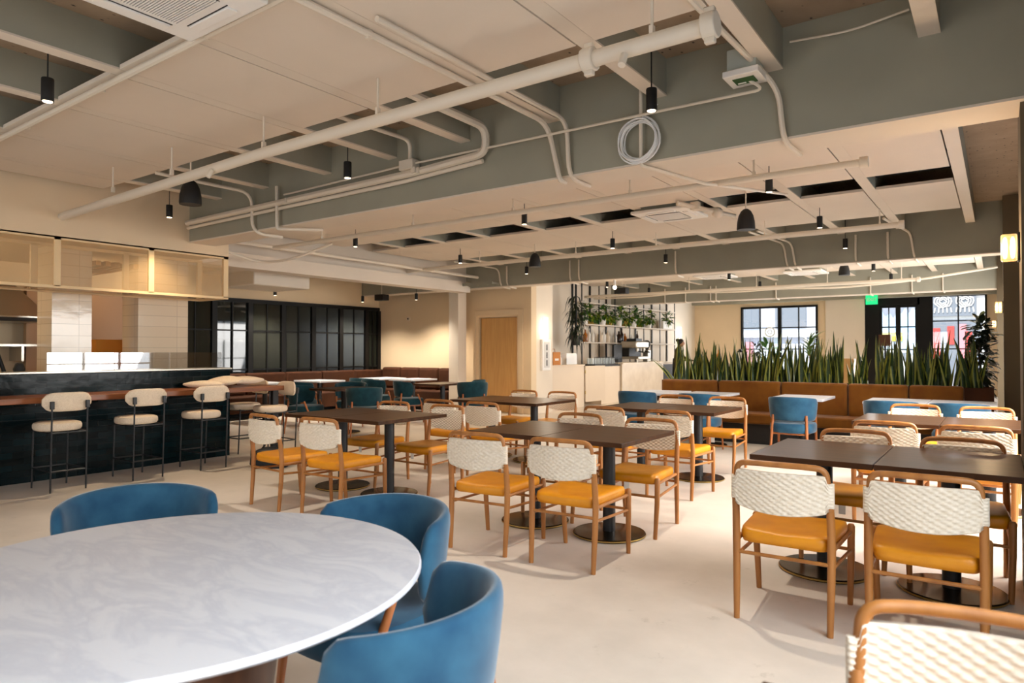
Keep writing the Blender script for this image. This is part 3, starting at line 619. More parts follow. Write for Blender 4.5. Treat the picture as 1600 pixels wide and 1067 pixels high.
# mesh box under the soffit
mbx = thing('mesh_shelf_box', 'long beige perforated metal box hanging under the soffit above the bar', 'hanging shelf')
YM = (-2.55, -1.4, -.42, .56, 1.56, 2.54, 3.05, 4.04, 5.01)
YM = (-1.9, -.9, .06, 1.05, 2.06, 3.05, 4.04, 4.995)
for xx, nm in ((-8.18, 'front_post'), (-8.80, 'back_post')):
    for y in YM: MB().box(xx-.02, xx+.02, y-.032, y+.032, 2.05, 2.57).build(nm, M_meshframe, mbx)
for xx in (-8.18, -8.80):
    MB().box(xx-.02, xx+.02, -2.6, 5.03, 2.03, 2.06).build('bottom_rail', M_meshframe, mbx); MB().box(xx-.02, xx+.02, -2.6, 5.03, 2.55, 2.585).build('top_rail', M_meshframe, mbx)
MB().box(-8.80, -8.18, 5.0, 5.03, 2.03, 2.06).build('end_rail', M_meshframe, mbx)
for i in range(len(YM)-1): MB().box(-8.176, -8.172, YM[i]+.032, YM[i+1]-.032, 2.06, 2.55).build('mesh_panel', M_meshpanel, mbx)
MB().box(-8.78, -8.20, 5.012, 5.016, 2.06, 2.55).build('mesh_panel', M_meshpanel, mbx)
MB().box(-8.80, -8.18, -2.6, 5.03, 2.035, 2.045).build('mesh_floor', M_meshpanel, mbx)
# kitchen
struct('wall_pier', MB().box(-9.42, -9.0, 3.31, 3.74, 0, 2.60), M_wtile)
struct('wall_pier', MB().box(-9.42, -9.0, 4.29, 4.95, 0, 2.60), M_wtile)
hd = thing('range_hood', 'stainless extractor hood in the kitchen behind the bar at far left', 'extractor hood', (-10.7, 2.9, 1.74))
b = MB(); b.rings([[(-.5, -1.4, 0), (.45, -1.4, 0), (.45, .85, 0), (-.5, .85, 0)], [(-.5, -1.4, .07), (.45, -1.4, .07), (.45, .85, .07), (-.5, .85, .07)], [(-.5, -1.4, .5), (.0, -1.4, .5), (.0, .6, .5), (-.5, .6, .5)]]); b.build('canopy', M_ss, hd)
MB().box(.44, .47, -1.4, .85, 0, .05).build('lip', M_dark, hd)
l = bpy.data.lights.new('hood_bulb', 'POINT'); l.energy = 4.5; l.color = (1, .72, .38); l.shadow_soft_size = .1; o = bpy.data.objects.new('bulb', l); C.objects.link(o); o.parent = hd; o.location = (.1, -.7, -.12)
for (x, y, z, p, lab) in ((-10.0, 2.2, 2.50, 14, 'left'), (-10.4, 4.2, 2.50, 7, 'right')):
    t = thing('kitchen_ceiling_lamp', 'round warm ceiling lamp in the kitchen behind the ' + lab + ' tiled pier', 'ceiling lamp', (x, y, z))
    MB().lathe([(.001, .1), (.12, .1), (.12, .02), (.001, .0)], 20).build('body', M_lamp, t)
    l = bpy.data.lights.new('kitchen_bulb', 'POINT'); l.energy = p; l.color = (1, .74, .42); l.shadow_soft_size = .12; o = bpy.data.objects.new('bulb', l); C.objects.link(o); o.parent = t; o.location = (0, 0, -.08)
sh = thing('kitchen_shelf', 'stainless wall shelf in the kitchen at far left', 'shelf'); MB().box(-11.2, -10.75, 1.6, 3.78, 1.42, 1.45).build('board', M_ss, sh); MB().box(-11.2, -10.76, 3.6, 3.63, 1.22, 1.42).build('bracket', M_ss, sh)
um = MB()
ck = thing('coffee_brewer', 'black kitchen machine with arched tubes on the counter behind the bar at far left', 'machine', (-9.2, 2.62, .88))
MB().box(-.2, .2, -.45, .28, 0, .22).build('body', M_ss, ck, bevel=.01)
for y in (-.30, -.12, .05): MB().tube([(0, y, .22), (0, y, .42), (0, y+.06, .52), (0, y+.16, .5), (0, y+.24, .24)], .022, 10).build('tube', M_black, ck)
MB().lathe([(.05, 0), (.06, .05), (.04, .11), (.02, .12)], 14, (.05, .42, .22)).build('canister', M_dark, ck); MB().box(-.2, .2, .28, .50, 0, .22).build('tray', M_dark, ck)
bx = thing('cardboard_box', 'orange cardboard box stacked between the two tiled piers', 'box', (-9.85, 4.28, 1.15)); MB().box(-.17, .17, -.20, .14, 0, .36).build('body', mat('orange_card', (206, 134, 40), .75), bx); MB().box(-.17, .17, .14, .20, .08, .32).build('flap', mat('amber_flap', (224, 150, 40), .7), bx)
MB().box(-10.2, -9.5, 4.0, 4.7, 0, 1.15).build('crate_stack', M_kraft, None); tag(bpy.data.objects['crate_stack'], 'tall brown stand under the orange cardboard box in the kitchen', 'crate')
pd = MB(); 
for k in range(5): pd.box(-10.9, -8.9, 3.74+k*.11, 3.80+k*.11, 2.40, 2.46)
tag(pd.build('slatted_tray', wood('slat_wood', (196, 140, 70), (170, 116, 54), .6, axis=0)), 'slatted wooden rack hanging between the tiled piers', 'rack')
struct('wall_cold_room', MB().box(-11.0, -10.9, 3.7, 5.3, 0, 2.25), mat('cold_room', (176, 142, 110), .5))
# ------------------------------------------------------------------ dark glazed partition
pa = struct('wall_partition', MB().box(-12.78, -12.70, 5.5, 11.98, 2.36, 2.44).box(-12.78, -12.70, 5.5, 11.98, 0, .12), M_winframe)
pts = [5.95, 6.74, 7.53, 8.33, 9.14, 9.94, 10.74, 11.54, 11.95]
for i, y in enumerate(pts): o = MB().box(-12.80, -12.68, y-.055, y+.055, .12, 2.36).build('mullion', M_winframe, pa); o['kind'] = 'structure'
for i in range(len(pts)-1):
    y0, y1 = pts[i]+.055, pts[i+1]-.055
    o = MB().box(-12.75, -12.74, y0, y1, .12, 2.36).build('glass_panel', M_dglass, pa); o['kind'] = 'structure'
    m = MB(); m.box(-12.735, -12.70, (y0+y1)/2-.013, (y0+y1)/2+.013, .12, 2.36)
    for z in (.97, 1.78): m.box(-12.735, -12.705, y0, y1, z-.015, z+.015)
    o = m.build('glazing_bar', M_winframe, pa); o['kind'] = 'structure'
    if i == 2: o.name = 'glazing_bar'; MB().box(-12.738, -12.734, y0, y1, .12, 2.36).build('clear_pane', M_mirrorglass, pa)['kind'] = 'structure'; continue
    fl = MB()
    n = 24
    for kk in range(n):
        a = y0+(y1-y0)*kk/n; c = y0+(y1-y0)*(kk+1)/n; mm = (a+c)/2
        fl.quad((-12.74, a, .12), (-12.728, mm, .12), (-12.728, mm, 2.36), (-12.74, a, 2.36)); fl.quad((-12.728, mm, .12), (-12.74, c, .12), (-12.74, c, 2.36), (-12.728, mm, 2.36))
    o = fl.build('fluted_face', M_dglass, pa, angle=180); o['kind'] = 'structure'
# ------------------------------------------------------------------ tables
def make_table(name, label, w_, d_, top, edge, group=None, zt=.745):
    t = thing(name, label, 'table', (0,0,0), 0, group)
    MB().box(-w_/2, w_/2, -d_/2, d_/2, zt-.032, zt).build('tabletop', top, t, bevel=.003)
    MB().tube([(0, 0, .02), (0, 0, zt-.045)], .047, 20).build('post', M_blackmetal, t)
    MB().box(-.18, .18, -.18, .18, zt-.045, zt-.032).build('mounting_plate', M_blackmetal, t)
    bs_ = MB().lathe([(.262, 0), (.268, .006), (.268, .016), (.262, .022), (.08, .026), (.06, .03)], 44).build('base', M_bronze, t)
    MB().lathe([(.2685, .006), (.2705, .008), (.2705, .014), (.2685, .016)], 44, caps=False).build('base_rim', M_brass, bs_)
    return t
TB = make_table('dining_table', 'x', .655, .90, M_tabledark, M_tableedge)
tabs = [('front right pair', [(-.885, 4.57), (-.225, 4.57)]), ('front middle pair', [(-3.02, 4.53), (-2.36, 4.53)]), ('front left pair', [(-5.36, 4.56), (-4.70, 4.56)]),
        ('second-row right pair', [(-.73, 7.05), (-.07, 7.05)]), ('second-row middle pair', [(-3.27, 7.05), (-2.61, 7.05)]), ('second-row left pair', [(-5.34, 7.0), (-4.68, 7.0)])]
first = True
for nm, ps in tabs:
    for j, (x, y) in enumerate(ps):
        lab = 'dark wood two-seat pedestal table, %s one of the %s' % (('left', 'right')[j], nm)
        if first: TB.location = (x, y, 0); TB['label'] = lab; TB['group'] = 'dark dining tables'; first = False
        else: dup(TB, (x, y, 0), 0, lab, 'dark dining tables')
dup(TB, (-.035, .86, 0), 0, 'dark wood table whose corner shows at the bottom edge beside the nearest woven chair', 'dark dining tables')
# ------------------------------------------------------------------ woven chairs
def weave_back():
    b = MB(); W = .242; rows_ = 57; nper = 176; R = []
    for j in range(rows_):
        t = j/(rows_-1); ring = []
        for i in range(nper):
            a = 2*PI*i/nper
            cx = math.copysign(abs(math.cos(a))**.22, math.cos(a)); sy = math.copysign(abs(math.sin(a))**.6, math.sin(a))
            u = cx
            # even spread along the long faces
            q = (i % (nper//2))/(nper//2); half = i < nper//2
            u = (1-2*q) if half else (-1+2*q)
            th = .0105 + .0075*abs(u)**5
            endf = max(0.0, 1-abs(u)**22)**.5
            sgn = 1 if half else -1
            yc = -.262 - .045*(1-u*u)
            cx_ = (i % 88)/4.0; cz_ = j/3.5
            h = .0042*math.sin(PI*cx_)*math.sin(PI*cz_)*(1 if abs(u) < .98 else .3)
            h += .0014*abs(math.sin(PI*cz_))
            ztop = .764 - .034*max(0, min(1, (abs(u)-.86)/.03)); zbot = .556 + .026*min(1, u*u/.7) + .030*max(0, min(1, (abs(u)-.86)/.03))
            z = zbot + (ztop-zbot)*t
            e2 = 1.0 if 0 < j < rows_-1 else .55
            ring.append((W*u*1.0, yc + sgn*(th*endf*e2 + h*endf), z))
        R.append(ring)
    b.rings(R); return b
def seat_mesh(w_f, w_b, y0, y1, zt, th):
    b = MB(); R = []
    prof = [(zt-th, .90), (zt-th+.004, .965), (zt-th*.6, 1.0), (zt-th*.3, 1.0), (zt-.008, .975), (zt-.001, .90), (zt, .70), (zt-.003, .3), (zt-.006, .02)]
    n = 40
    for z, k in prof:
        ring = []
        for a in range(n):
            c, s = math.cos(2*PI*a/n), math.sin(2*PI*a/n); e = .22
            u = math.copysign(abs(c)**e, c); v = math.copysign(abs(s)**e, s)
            wv = (w_b+(w_f-w_b)*(v+1)/2)/2
            dip = .012*(1-min(1, abs(u*k)))*max(0, min(1, (k*1.0)))*(1 if z > zt-.02 else 0)
            ring.append((u*k*wv, (y0+y1)/2 + v*k*(y1-y0)/2, z - dip*.6 + .006*abs(u*k)**2*(1 if z > zt-.02 else 0)))
        R.append(ring)
    b.rings(R); return b
def make_chair():
    t = thing('woven_dining_chair', 'x', 'chair')
    st_ = seat_mesh(.482, .425, -.238, .245, .455, .072).build('seat', M_leather, t, angle=70)
    weave_back().build('backrest', M_rattan, t, angle=180)
    hoop = fillet([(-.222, -.262, .60), (-.215, -.268, .70), (-.208, -.275, .795), (-.12, -.296, .802), (0, -.304, .803), (.12, -.296, .802), (.208, -.275, .795), (.215, -.268, .70), (.222, -.262, .60)], .055, 6)
    MB().tube(hoop, .0148, 12).build('back_frame', M_walnut, t)
    for sx in (-1, 1):
        MB().tube([(sx*.218, -.258, 0), (sx*.222, -.240, .25), (sx*.224, -.234, .42), (sx*.222, -.248, .56), (sx*.222, -.264, .66)], [.0150, .0185, .0195, .0185, .0160], 12).build('leg', M_walnut, t)
        MB().tube([(sx*.236, .262, 0), (sx*.244, .245, .25), (sx*.246, .240, .425), (sx*.246, .240, .437)], [.0145, .0185, .0195, .013], 12).build('leg', M_walnut, t)
        MB().tube([(sx*.223, -.238, .315), (sx*.243, .246, .295)], .0095, 8).build('stretcher', M_walnut, t)
    MB().tube([(-.222, -.242, .335), (.222, -.242, .335)], .0095, 8).build('stretcher', M_walnut, t)
    MB().tube([(-.243, .245, .30), (.243, .245, .30)], .0095, 8).build('stretcher', M_walnut, t)
    for sx in (-1, 1): MB().tube([(sx*.22, -.23, .395), (sx*.242, .24, .395)], .012, 8).build('seat_rail', M_walnut, t)
    MB().box(-.02, .02, .225, .227, .33, .385).build('care_tag', M_paperwhite, st_)
    return t
CH = make_chair()
GRP = 'woven-back dining chairs'
chairs = []
def near_pair(nm, tl, xs, y, rz=(0, 0)):
    for j, x in enumerate(xs): chairs.append((x, y[j] if isinstance(y, tuple) else y, rz[j], 'tan woven chair with its back to us at the %s, %s one' % (nm, ('left', 'right')[j])))
def far_pair(nm, tl, xs, y, rz=(0, 0)):
    for j, x in enumerate(xs): chairs.append((x, y[j] if isinstance(y, tuple) else y, PI+rz[j], 'tan woven chair facing us across the %s, %s one' % (nm, ('left', 'right')[j])))
near_pair('front right table pair', 0, (-.885, -.285), (3.76, 3.80), (.03, .03)); far_pair('front right table pair', 0, (-.81, -.19), (4.93, 4.80))
near_pair('front middle table pair', 0, (-2.90, -2.25), (3.86, 3.90), (.10, .07)); far_pair('front middle table pair', 0, (-2.98, -2.27), (4.90, 4.84), (0, .05))
near_pair('front left table pair', 0, (-5.16, -4.54), (3.80, 3.87), (-.06, .06)); far_pair('front left table pair', 0, (-5.30, -4.54), (4.95, 4.93), (.05, 0))
near_pair('second-row right table pair', 0, (-.73, -.14), 6.28); far_pair('second-row right table pair', 0, (-.70, -.10), 7.78)
near_pair('second-row middle table pair', 0, (-3.17, -2.49), (6.25, 6.22)); far_pair('second-row middle table pair', 0, (-3.26, -2.62), 7.76)
near_pair('second-row left table pair', 0, (-5.14, -4.50), (6.02, 6.00)); far_pair('second-row left table pair', 0, (-5.38, -4.76), 7.52)
chairs.append((.0, 1.44, PI + .16, 'nearest woven-back chair, cut off by the bottom right corner of the photo'))
for i, (x, y, rz, lab) in enumerate(chairs):
    if i == 0: CH.location = (x, y, 0); CH.rotation_euler = (0, 0, rz); CH['label'] = lab; CH['group'] = GRP
    else: dup(CH, (x, y, 0), rz, lab, GRP)
# ------------------------------------------------------------------ blue tub chairs
def shell(a=.27, bb=.24, z0=.49, z1=.79, th=.05, tmax=84, drop=.03):
    b = MB(); R = []; n = 18; k = 41
    for i in range(k):
        u = -1+2*i/(k-1); th_a = math.radians(tmax)*u
        dx, dy = math.sin(th_a), -math.cos(th_a)
        cx, cy = a*dx, bb*dy + (.06*abs(u)**3)
        nx, ny = dx/a, dy/bb; L_ = math.hypot(nx, ny); nx /= L_; ny /= L_
        s = 1.0
        if abs(u) > .86: s = math.sqrt(max(0.0, 1-((abs(u)-.86)/.14)**2.4))
        s = max(s, .06)
        zc = (z0+z1)/2 - drop*abs(u)**2*.5; hh = (z1-z0)/2*(1-.10*abs(u)**2)
        ring = []
        for q in range(n):
            c_, s_ = math.cos(2*PI*q/n), math.sin(2*PI*q/n)
            rr = th/2*math.copysign(abs(c_)**.8, c_)*max(.35, s); zz = hh*math.copysign(abs(s_)**.45, s_)*s
            lean = .018*(zz/hh)*(math.cos(th_a*.5))
            ring.append((cx+nx*(rr+lean), cy+ny*(rr+lean), zc+zz))
        R.append(ring)
    b.rings(R); return b
def make_tub(m):
    t = thing('tub_chair', 'x', 'chair')
    shell().build('backrest', m, t, angle=180)
    s = MB(); s.rings([superring(0, .02+.0*k, z, .265*k, .265*k, 32, .7) for z, k in ((.335, .88), (.342, .96), (.37, 1.0), (.43, 1.0), (.456, .95), (.465, .80), (.468, .4))]); s.build('seat', m, t)
    for sx in (-1, 1):
        MB().tube([(sx*.222, -.245, 0), (sx*.206, -.20, .36), (sx*.196, -.178, .56)], [.011, .018, .016], 10).build('leg', M_chairleg, t)
        MB().tube([(sx*.235, .245, 0), (sx*.225, .20, .37), (sx*.24, .13, .54)], [.011, .018, .014], 10).build('leg', M_chairleg, t)
    MB().box(-.20, .20, -.20, .21, .315, .338).build('seat_frame', M_chairleg, t, bevel=.006)
    return t
BC = make_tub(M_velvet)
def face(x, y, tx, ty): return math.atan2(ty-y, tx-x) - PI/2
RT = (-1.87, .99)
blue = [(-2.77, 1.33, face(-2.77, 1.33, *RT), 'dark blue velvet tub chair left of the round marble table', 'blue chairs round the marble table'),
        (-1.86, 1.72, PI, 'blue velvet tub chair at the far side of the round marble table', 'blue chairs round the marble table'),
        (-1.22, 1.19, math.radians(108), 'nearest blue velvet tub chair at the right edge of the round marble table', 'blue chairs round the marble table')]
LG = 'blue chairs at the banquette tables'
for x, lab in ((-4.25, 'leftmost of the five along the banquette'), (-3.33, 'second from left along the banquette'), (-2.12, 'whole chair in view in the middle of the banquette'), (-1.03, 'fourth from left along the banquette'), (-.36, 'rightmost of the five along the banquette')):
    blue.append((x, 9.06, 0.0, 'blue velvet tub chair, ' + lab, LG))
for i, (x, y, rz, lab, gr) in enumerate(blue):
    if i == 0: BC.location = (x, y, 0); BC.rotation_euler = (0, 0, rz); BC['label'] = lab; BC['group'] = gr
    else: dup(BC, (x, y, 0), rz, lab, gr)
# round marble table
rt = thing('round_table', 'large round white marble table in the left foreground', 'table', (RT[0], RT[1], 0))
MB().lathe([(.60, .722), (.672, .726), (.685, .736), (.685, .744), (.680, .750), (.4, .7505), (.001, .7505)], 96).build('tabletop', M_marble, rt)
MB().lathe([(.34, 0), (.34, .03), (.30, .05), (.26, .35), (.30, .66), (.36, .722)], 48).build('pedestal', wood('pedestal_wood', (98, 60, 36), (74, 42, 24), .35, axis=2), rt)
# ------------------------------------------------------------------ banquette, white tables, planter
bq = thing('banquette', 'long cognac velvet banquette along the planter', 'banquette')
MB().box(-4.42, -.42, 10.0, 10.48, .30, .45).build('seat', M_banq, bq, bevel=.03, seg=3)
MB().box(-4.40, -.42, 10.15, 10.60, 0, .30).build('plinth', M_dark, bq)
xs = [-4.50, -3.55, -2.62, -1.72, -.98, -.36]
for i in range(5):
    b = MB().box(xs[i]+.006, xs[i+1]-.006, 10.44, 10.60, .30, .90); b.build('back_panel', M_banq, bq, bevel=.035 if i else .06, seg=3)
WT = make_table('marble_bistro_table', 'x', .66, .84, M_marble, M_marble)
wt = [(-4.15, 9.62, 'leftmost white two-seat table along the banquette'), (-3.42, 9.62, 'white two-seat table along the banquette, second from left'), (-2.14, 9.66, 'single white table along the banquette behind the whole blue chair'), (-1.02, 9.62, 'white two-seat table along the banquette, second from right'), (-.35, 9.62, 'rightmost white two-seat table along the banquette')]
for i, (x, y, lab) in enumerate(wt):
    if i == 0: WT.location = (x, y, 0); WT['label'] = lab; WT['group'] = 'white tables along the banquette'
    else: dup(WT, (x, y, 0), 0, lab, 'white tables along the banquette')
pl = thing('planter_box', 'long planter box behind the cognac banquette', 'planter')
b = MB().box(-4.55, -.05, 10.62, 10.64, 0, .88); b.box(-4.55, -.05, 10.98, 11.0, 0, .88); b.box(-4.55, -4.53, 10.64, 10.98, 0, .88); b.box(-.07, -.05, 10.64, 10.98, 0, .88); b.build('box', M_banqdark, pl)
MB().box(-4.53, -.07, 10.64, 10.98, .5, .84).build('soil', M_soil, pl)
def blade(b, base, az, L_, w_, lean, curl, tw):
    # upright pointed leaf: three strips wide so the pale edge is its own colour
    d = Vector((math.cos(az), math.sin(az), 0)); side0 = Vector((-math.sin(az), math.cos(az), 0)); n = 9; rowsv = []
    for i in range(n):
        t = i/(n-1); hz = lean*t + curl*t*t; p = Vector(base) + d*(hz*L_) + Vector((0, 0, L_*t*(1-.25*(lean+curl)*t)))
        wd = w_*(.45 + 1.1*t - 1.45*t**2.2) if t < .98 else .002
        wd = max(.002, w_*(.5+.5*math.sin(PI*min(1, t*1.25+.12)))*(1-t**5)); a = tw*t; side = (side0*math.cos(a) + d*math.sin(a))
        cup = Vector((math.cos(az+a), math.sin(az+a), 0))*wd*.25
        rowsv.append([p-side*wd/2, p-side*wd*.36-cup, p+side*0-cup*1.2, p+side*wd*.36-cup, p+side*wd/2])
    s = len(b.v)
    for r in rowsv: b.v += [tuple(q) for q in r]
    for i in range(n-1):
        for j in range(4):
            b.mi = 1 if j in (0, 3) else 0
            b.face((s+i*5+j, s+i*5+j+1, s+(i+1)*5+j+1, s+(i+1)*5+j))
    b.mi = 0
NP = 30
for i in range(NP):
    x = -4.35 + 4.05*i/(NP-1) + random.uniform(-.04, .04); b = MB()
    if i in (18,): x -= .08
    for k in range(random.randint(8, 11)):
        edge = (i == 0 and k < 2)
        az = random.uniform(0, 2*PI); L_ = random.choice((random.uniform(.32, .6), random.uniform(.5, .76), random.uniform(.5, .86))); 
        blade(b, (random.uniform(-.10, .10), random.uniform(-.10, .10), 0), PI if edge else az, .5 if edge else L_, random.uniform(.062, .092), .6 if edge else random.uniform(.02, .22), .2 if edge else random.uniform(-.05, .12), random.uniform(-1.0, 1.0))
    o = b.build('snake_plant', [M_leaf, M_leafedge], loc=(x, 10.81 + random.uniform(-.05, .05), .84), angle=180)
    side = ORD[i] + ' from the left end' if i < 15 else (ORD[NP-1-i] + ' from the right end')
    tag(o, 'snake plant with yellow-edged upright leaves in the planter, ' + side, 'plant', 'snake plants behind the banquette')
# leafy tree beside the second column
def leafy(b, c, rad, n, ls, droop=0.3, mi=None):
    for i in range(n):
        while True:
            p = Vector((random.uniform(-1, 1), random.uniform(-1, 1), random.uniform(-1, 1)))
            if p.length < 1: break
        q = Vector((c[0]+p.x*rad[0], c[1]+p.y*rad[1], c[2]+p.z*rad[2])); d = (p + Vector((random.uniform(-.6, .6), random.uniform(-.6, .6), random.uniform(-.4, .5)-droop))).normalized()
        s = d.cross(Vector((random.uniform(-.3, .3), random.uniform(-.3, .3), 1)));
        if s.length < .05: continue
        s.normalize(); L_ = ls*random.uniform(.7, 1.3); W_ = L_*.24; up = s.cross(d)*.12*L_
        if mi is not None: b.mi = random.choice(mi)
        k = len(b.v); b.v += [tuple(q), tuple(q+d*L_*.35+s*W_+up*.3), tuple(q+d*L_*.75+s*W_*.8), tuple(q+d*L_-up), tuple(q+d*L_*.75-s*W_*.8), tuple(q+d*L_*.35-s*W_+up*.3)]
        b.face((k, k+1, k+2, k+3)); b.face((k, k+3, k+4, k+5))
    b.mi = 0
tr = thing('potted_tree', 'dark leafy tree standing at the right end of the planter by the column', 'plant', (-.20, 11.25, 0))
b = MB(); leafy(b, (0, 0, 1.12), (.13, .16, .6), 420, .11); leafy(b, (0, 0, 1.62), (.12, .14, .2), 60, .14); b.build('foliage', M_darkleaf, tr, angle=180)
MB().tube([(0, 0, .3), (.02, 0, .8), (-.02, .02, 1.4)], [.02, .016, .01], 8).build('stem', mat('bark', (70, 50, 34), .9), tr)
MB().lathe([(.13, 0), (.16, .32), (.15, .32), (.14, .28)], 20).build('pot', M_dark, tr)
# ------------------------------------------------------------------ left seating
lq = thing('wall_banquette', 'dark brown banquette along the glazed partition and the back wall', 'banquette')
MB().box(-12.66, -12.06, 6.2, 11.98, .12, .45).build('seat', M_banqdark, lq, bevel=.03); MB().box(-12.06, -9.98, 11.42, 11.98, .12, .45).build('seat', M_banqdark, lq, bevel=.03)
for i in range(6):
    y0 = 6.2+i*.96; MB().box(-12.66, -12.50, y0+.005, y0+.955, .45, .90).build('back_panel', M_banqdark, lq, bevel=.04)
for i in range(4):
    x0 = -12.45+i*.62; MB().box(x0+.005, x0+.615, 11.80, 11.97, .45, .96).build('back_panel', M_banqdark, lq, bevel=.06, seg=3)
bt = [(-8.85, 7.55, 'dark wood table in the shadowed left seating, nearest one'), (-8.62, 9.75, 'wood table in the left seating beside the free column')]
TD = None
for x, y, lab in bt: dup(TB, (x, y, 0), 0, lab, 'dark dining tables')
for i, (x, y, lab) in enumerate(((-11.55, 7.9, 'small white table by the partition banquette, left one'), (-11.55, 9.2, 'small white table by the partition banquette, right one'), (-11.4, 10.85, 'white table before the back wall banquette, left one'), (-10.45, 10.85, 'white table before the back wall banquette, right one'))):
    dup(WT, (x, y, 0), 0 if y > 10 else PI/2, lab, 'white tables of the left seating')
TC = make_tub(M_teal)
tc = [(-10.6, 8.0, .3, 'dark teal tub chair with its back to us, leftmost in the left seating'), (-9.35, 7.15, -1.2, 'teal tub chair turned right at the nearest table of the left seating'), (-8.25, 7.45, .9, 'bright teal tub chair with its back to us in the left seating'), (-9.6, 8.35, -2.4, 'dark teal tub chair behind the nearest table of the left seating'), (-10.3, 9.6, 0, 'dark teal tub chair before the white table at the back wall'),
      (-9.2, 9.4, -.5, 'teal tub chair seen side-on left of the free column'), (-8.05, 9.95, .8, 'teal tub chair right of the free column, front one of two'), (-8.55, 10.55, 2.2, 'teal tub chair right of the free column, rear one of two'), (-11.0, 9.9, .2, 'darkest tub chair before the back wall banquette')]
for i, (x, y, rz, lab) in enumerate(tc):
    if i == 0: TC.location = (x, y, 0); TC.rotation_euler = (0, 0, rz); TC['label'] = lab; TC['group'] = 'teal chairs of the left seating'
    else: dup(TC, (x, y, 0), rz, lab, 'teal chairs of the left seating')
# ------------------------------------------------------------------ cafe bar at the back
M_cmarble = mat('cream_marble', (232, 218, 198), .35, rgb2=(214, 198, 176), nscale=3)
cb = thing('cafe_counter', 'pale cafe counter with a marble front at the back', 'counter')
MB().box(-8.76, -8.16, 12.92, 14.38, 0, 1.0).build('cabinet', M_ply, cb, bevel=.004)
MB().box(-8.78, -8.14, 12.90, 14.40, 1.0, 1.03).build('cabinet_top', M_ply, cb, bevel=.004)
o = MB().box(-.015, .015, 0, .85, .12, .99).build('gate', M_ply, cb, loc=(-8.16, 14.42, 0)); o.rotation_euler = (0, 0, -.10)
for z in (.35, .85): MB().cyl((-8.14, 14.40, z-.04), (-8.14, 14.40, z+.04), .012, 8).build('hinge', M_brass, cb)
MB().box(-8.80, -8.20, 15.32, 16.36, 0, .96).build('cabinet', M_ply, cb, bevel=.004)
MB().box(-8.86, -8.20, 15.0, 16.40, .96, 1.0).build('cabinet_top', M_dark, cb)
b = MB(); pr = [(-8.80, 16.42), (-8.16, 16.42), (-8.16, 18.9)] + [(-8.16-.64*(1-math.cos(a*PI/16)), 18.9+.9*math.sin(a*PI/16)) for a in range(1, 9)]
b.rings([[(x, y, 0) for x, y in pr], [(x, y, 1.0) for x, y in pr]]); b.build('marble_front', M_cmarble, cb)
b = MB(); pr2 = [(x+(.03 if x > -8.7 else 0), y) for x, y in pr]; b.rings([[(x, y, 1.0) for x, y in pr2], [(x, y, 1.035) for x, y in pr2]]); b.build('marble_top', M_cmarble, cb)
# shelf frame
sf = thing('bar_shelf', 'tall black-posted wall shelf with pale boards behind the cafe counter', 'shelf')
FY = [15.74, 16.7, 17.66, 18.63, 19.62, 20.86, 22.1]
for y in FY:
    MB().box(-9.012, -8.988, y-.014, y+.014, 1.0, 3.42).build('post', M_black, sf); MB().box(-9.285, -9.255, y-.05, y+.0, 1.0, 3.42).build('post', M_black, sf)
for z in (1.58, 2.07, 2.66): MB().box(-9.28, -8.98, 15.72, 22.12, z-.016, z+.016).build('board', M_paint, sf)
MB().box(-9.30, -8.85, 15.3, 22.2, .92, .96).build('back_counter', M_ply, sf); MB().box(-9.30, -8.87, 15.3, 22.2, 0, .92).build('back_cabinet', M_dark, sf)
def pot_plant(lab, x, y, z, w_, h_, leaf, nl, ls, rad, group=None, name='potted_plant', trough=False):
    t = thing(name, lab, 'plant', (x, y, z), 0, group)
    if z == .6: MB().lathe([(.2, -.6), (.2, -.58), (.03, -.56), (.03, -.03), (.17, -.02), (.17, 0)], 20).build('stand', M_black, t)
    if trough: MB().box(-.09, .09, -w_/2, w_/2, 0, h_).build('pot', M_pot, t, bevel=.01)
    else: MB().lathe([(w_*.40, 0), (w_*.5, h_), (w_*.46, h_), (w_*.44, h_-.02)], 20).build('pot', M_pot, t)
    b = MB(); leafy(b, (0.08, 0, h_+rad[2]*.5), rad, nl, ls, .2, (0, 0, 1)); b.build('foliage', leaf, t, angle=180)
    return t
for i, y in enumerate((15.98, 17.0, 18.0, 19.0, 20.1, 21.5)):
    pot_plant('white potted leafy plant on the upper bar shelf, ' + ORD[i] + ' from the left', -9.08, y, 2.086, .26 if i < 5 else .75, .24 if i < 5 else .26, [M_green, M_lime], 90, .14, (.11, .26, .20), 'white potted plants on the bar shelf', trough=(i == 5))
for i, y in enumerate((16.42, 17.42, 18.42, 19.42)):
    t = thing('basket_plant', 'lime trailing plant in an ochre basket on the upper bar shelf, ' + ORD[i] + ' from the left', 'plant', (-9.1, y, 2.086), 0, 'basket plants on the bar shelf')
    MB().lathe([(.10, 0), (.13, .22), (.12, .22), (.115, .2)], 18).build('basket', mat('ochre_basket%d' % i, (186, 150, 60), .8), t); b = MB(); leafy(b, (.08, 0, .22), (.10, .2, .15), 70, .13, .5, (0, 1)); b.build('foliage', [M_lime, M_green], t, angle=180)
hp = thing('hanging_plant', 'big dark trailing plant hanging at the left end of the bar shelf', 'plant', (-8.72, 14.95, 0))
b = MB()
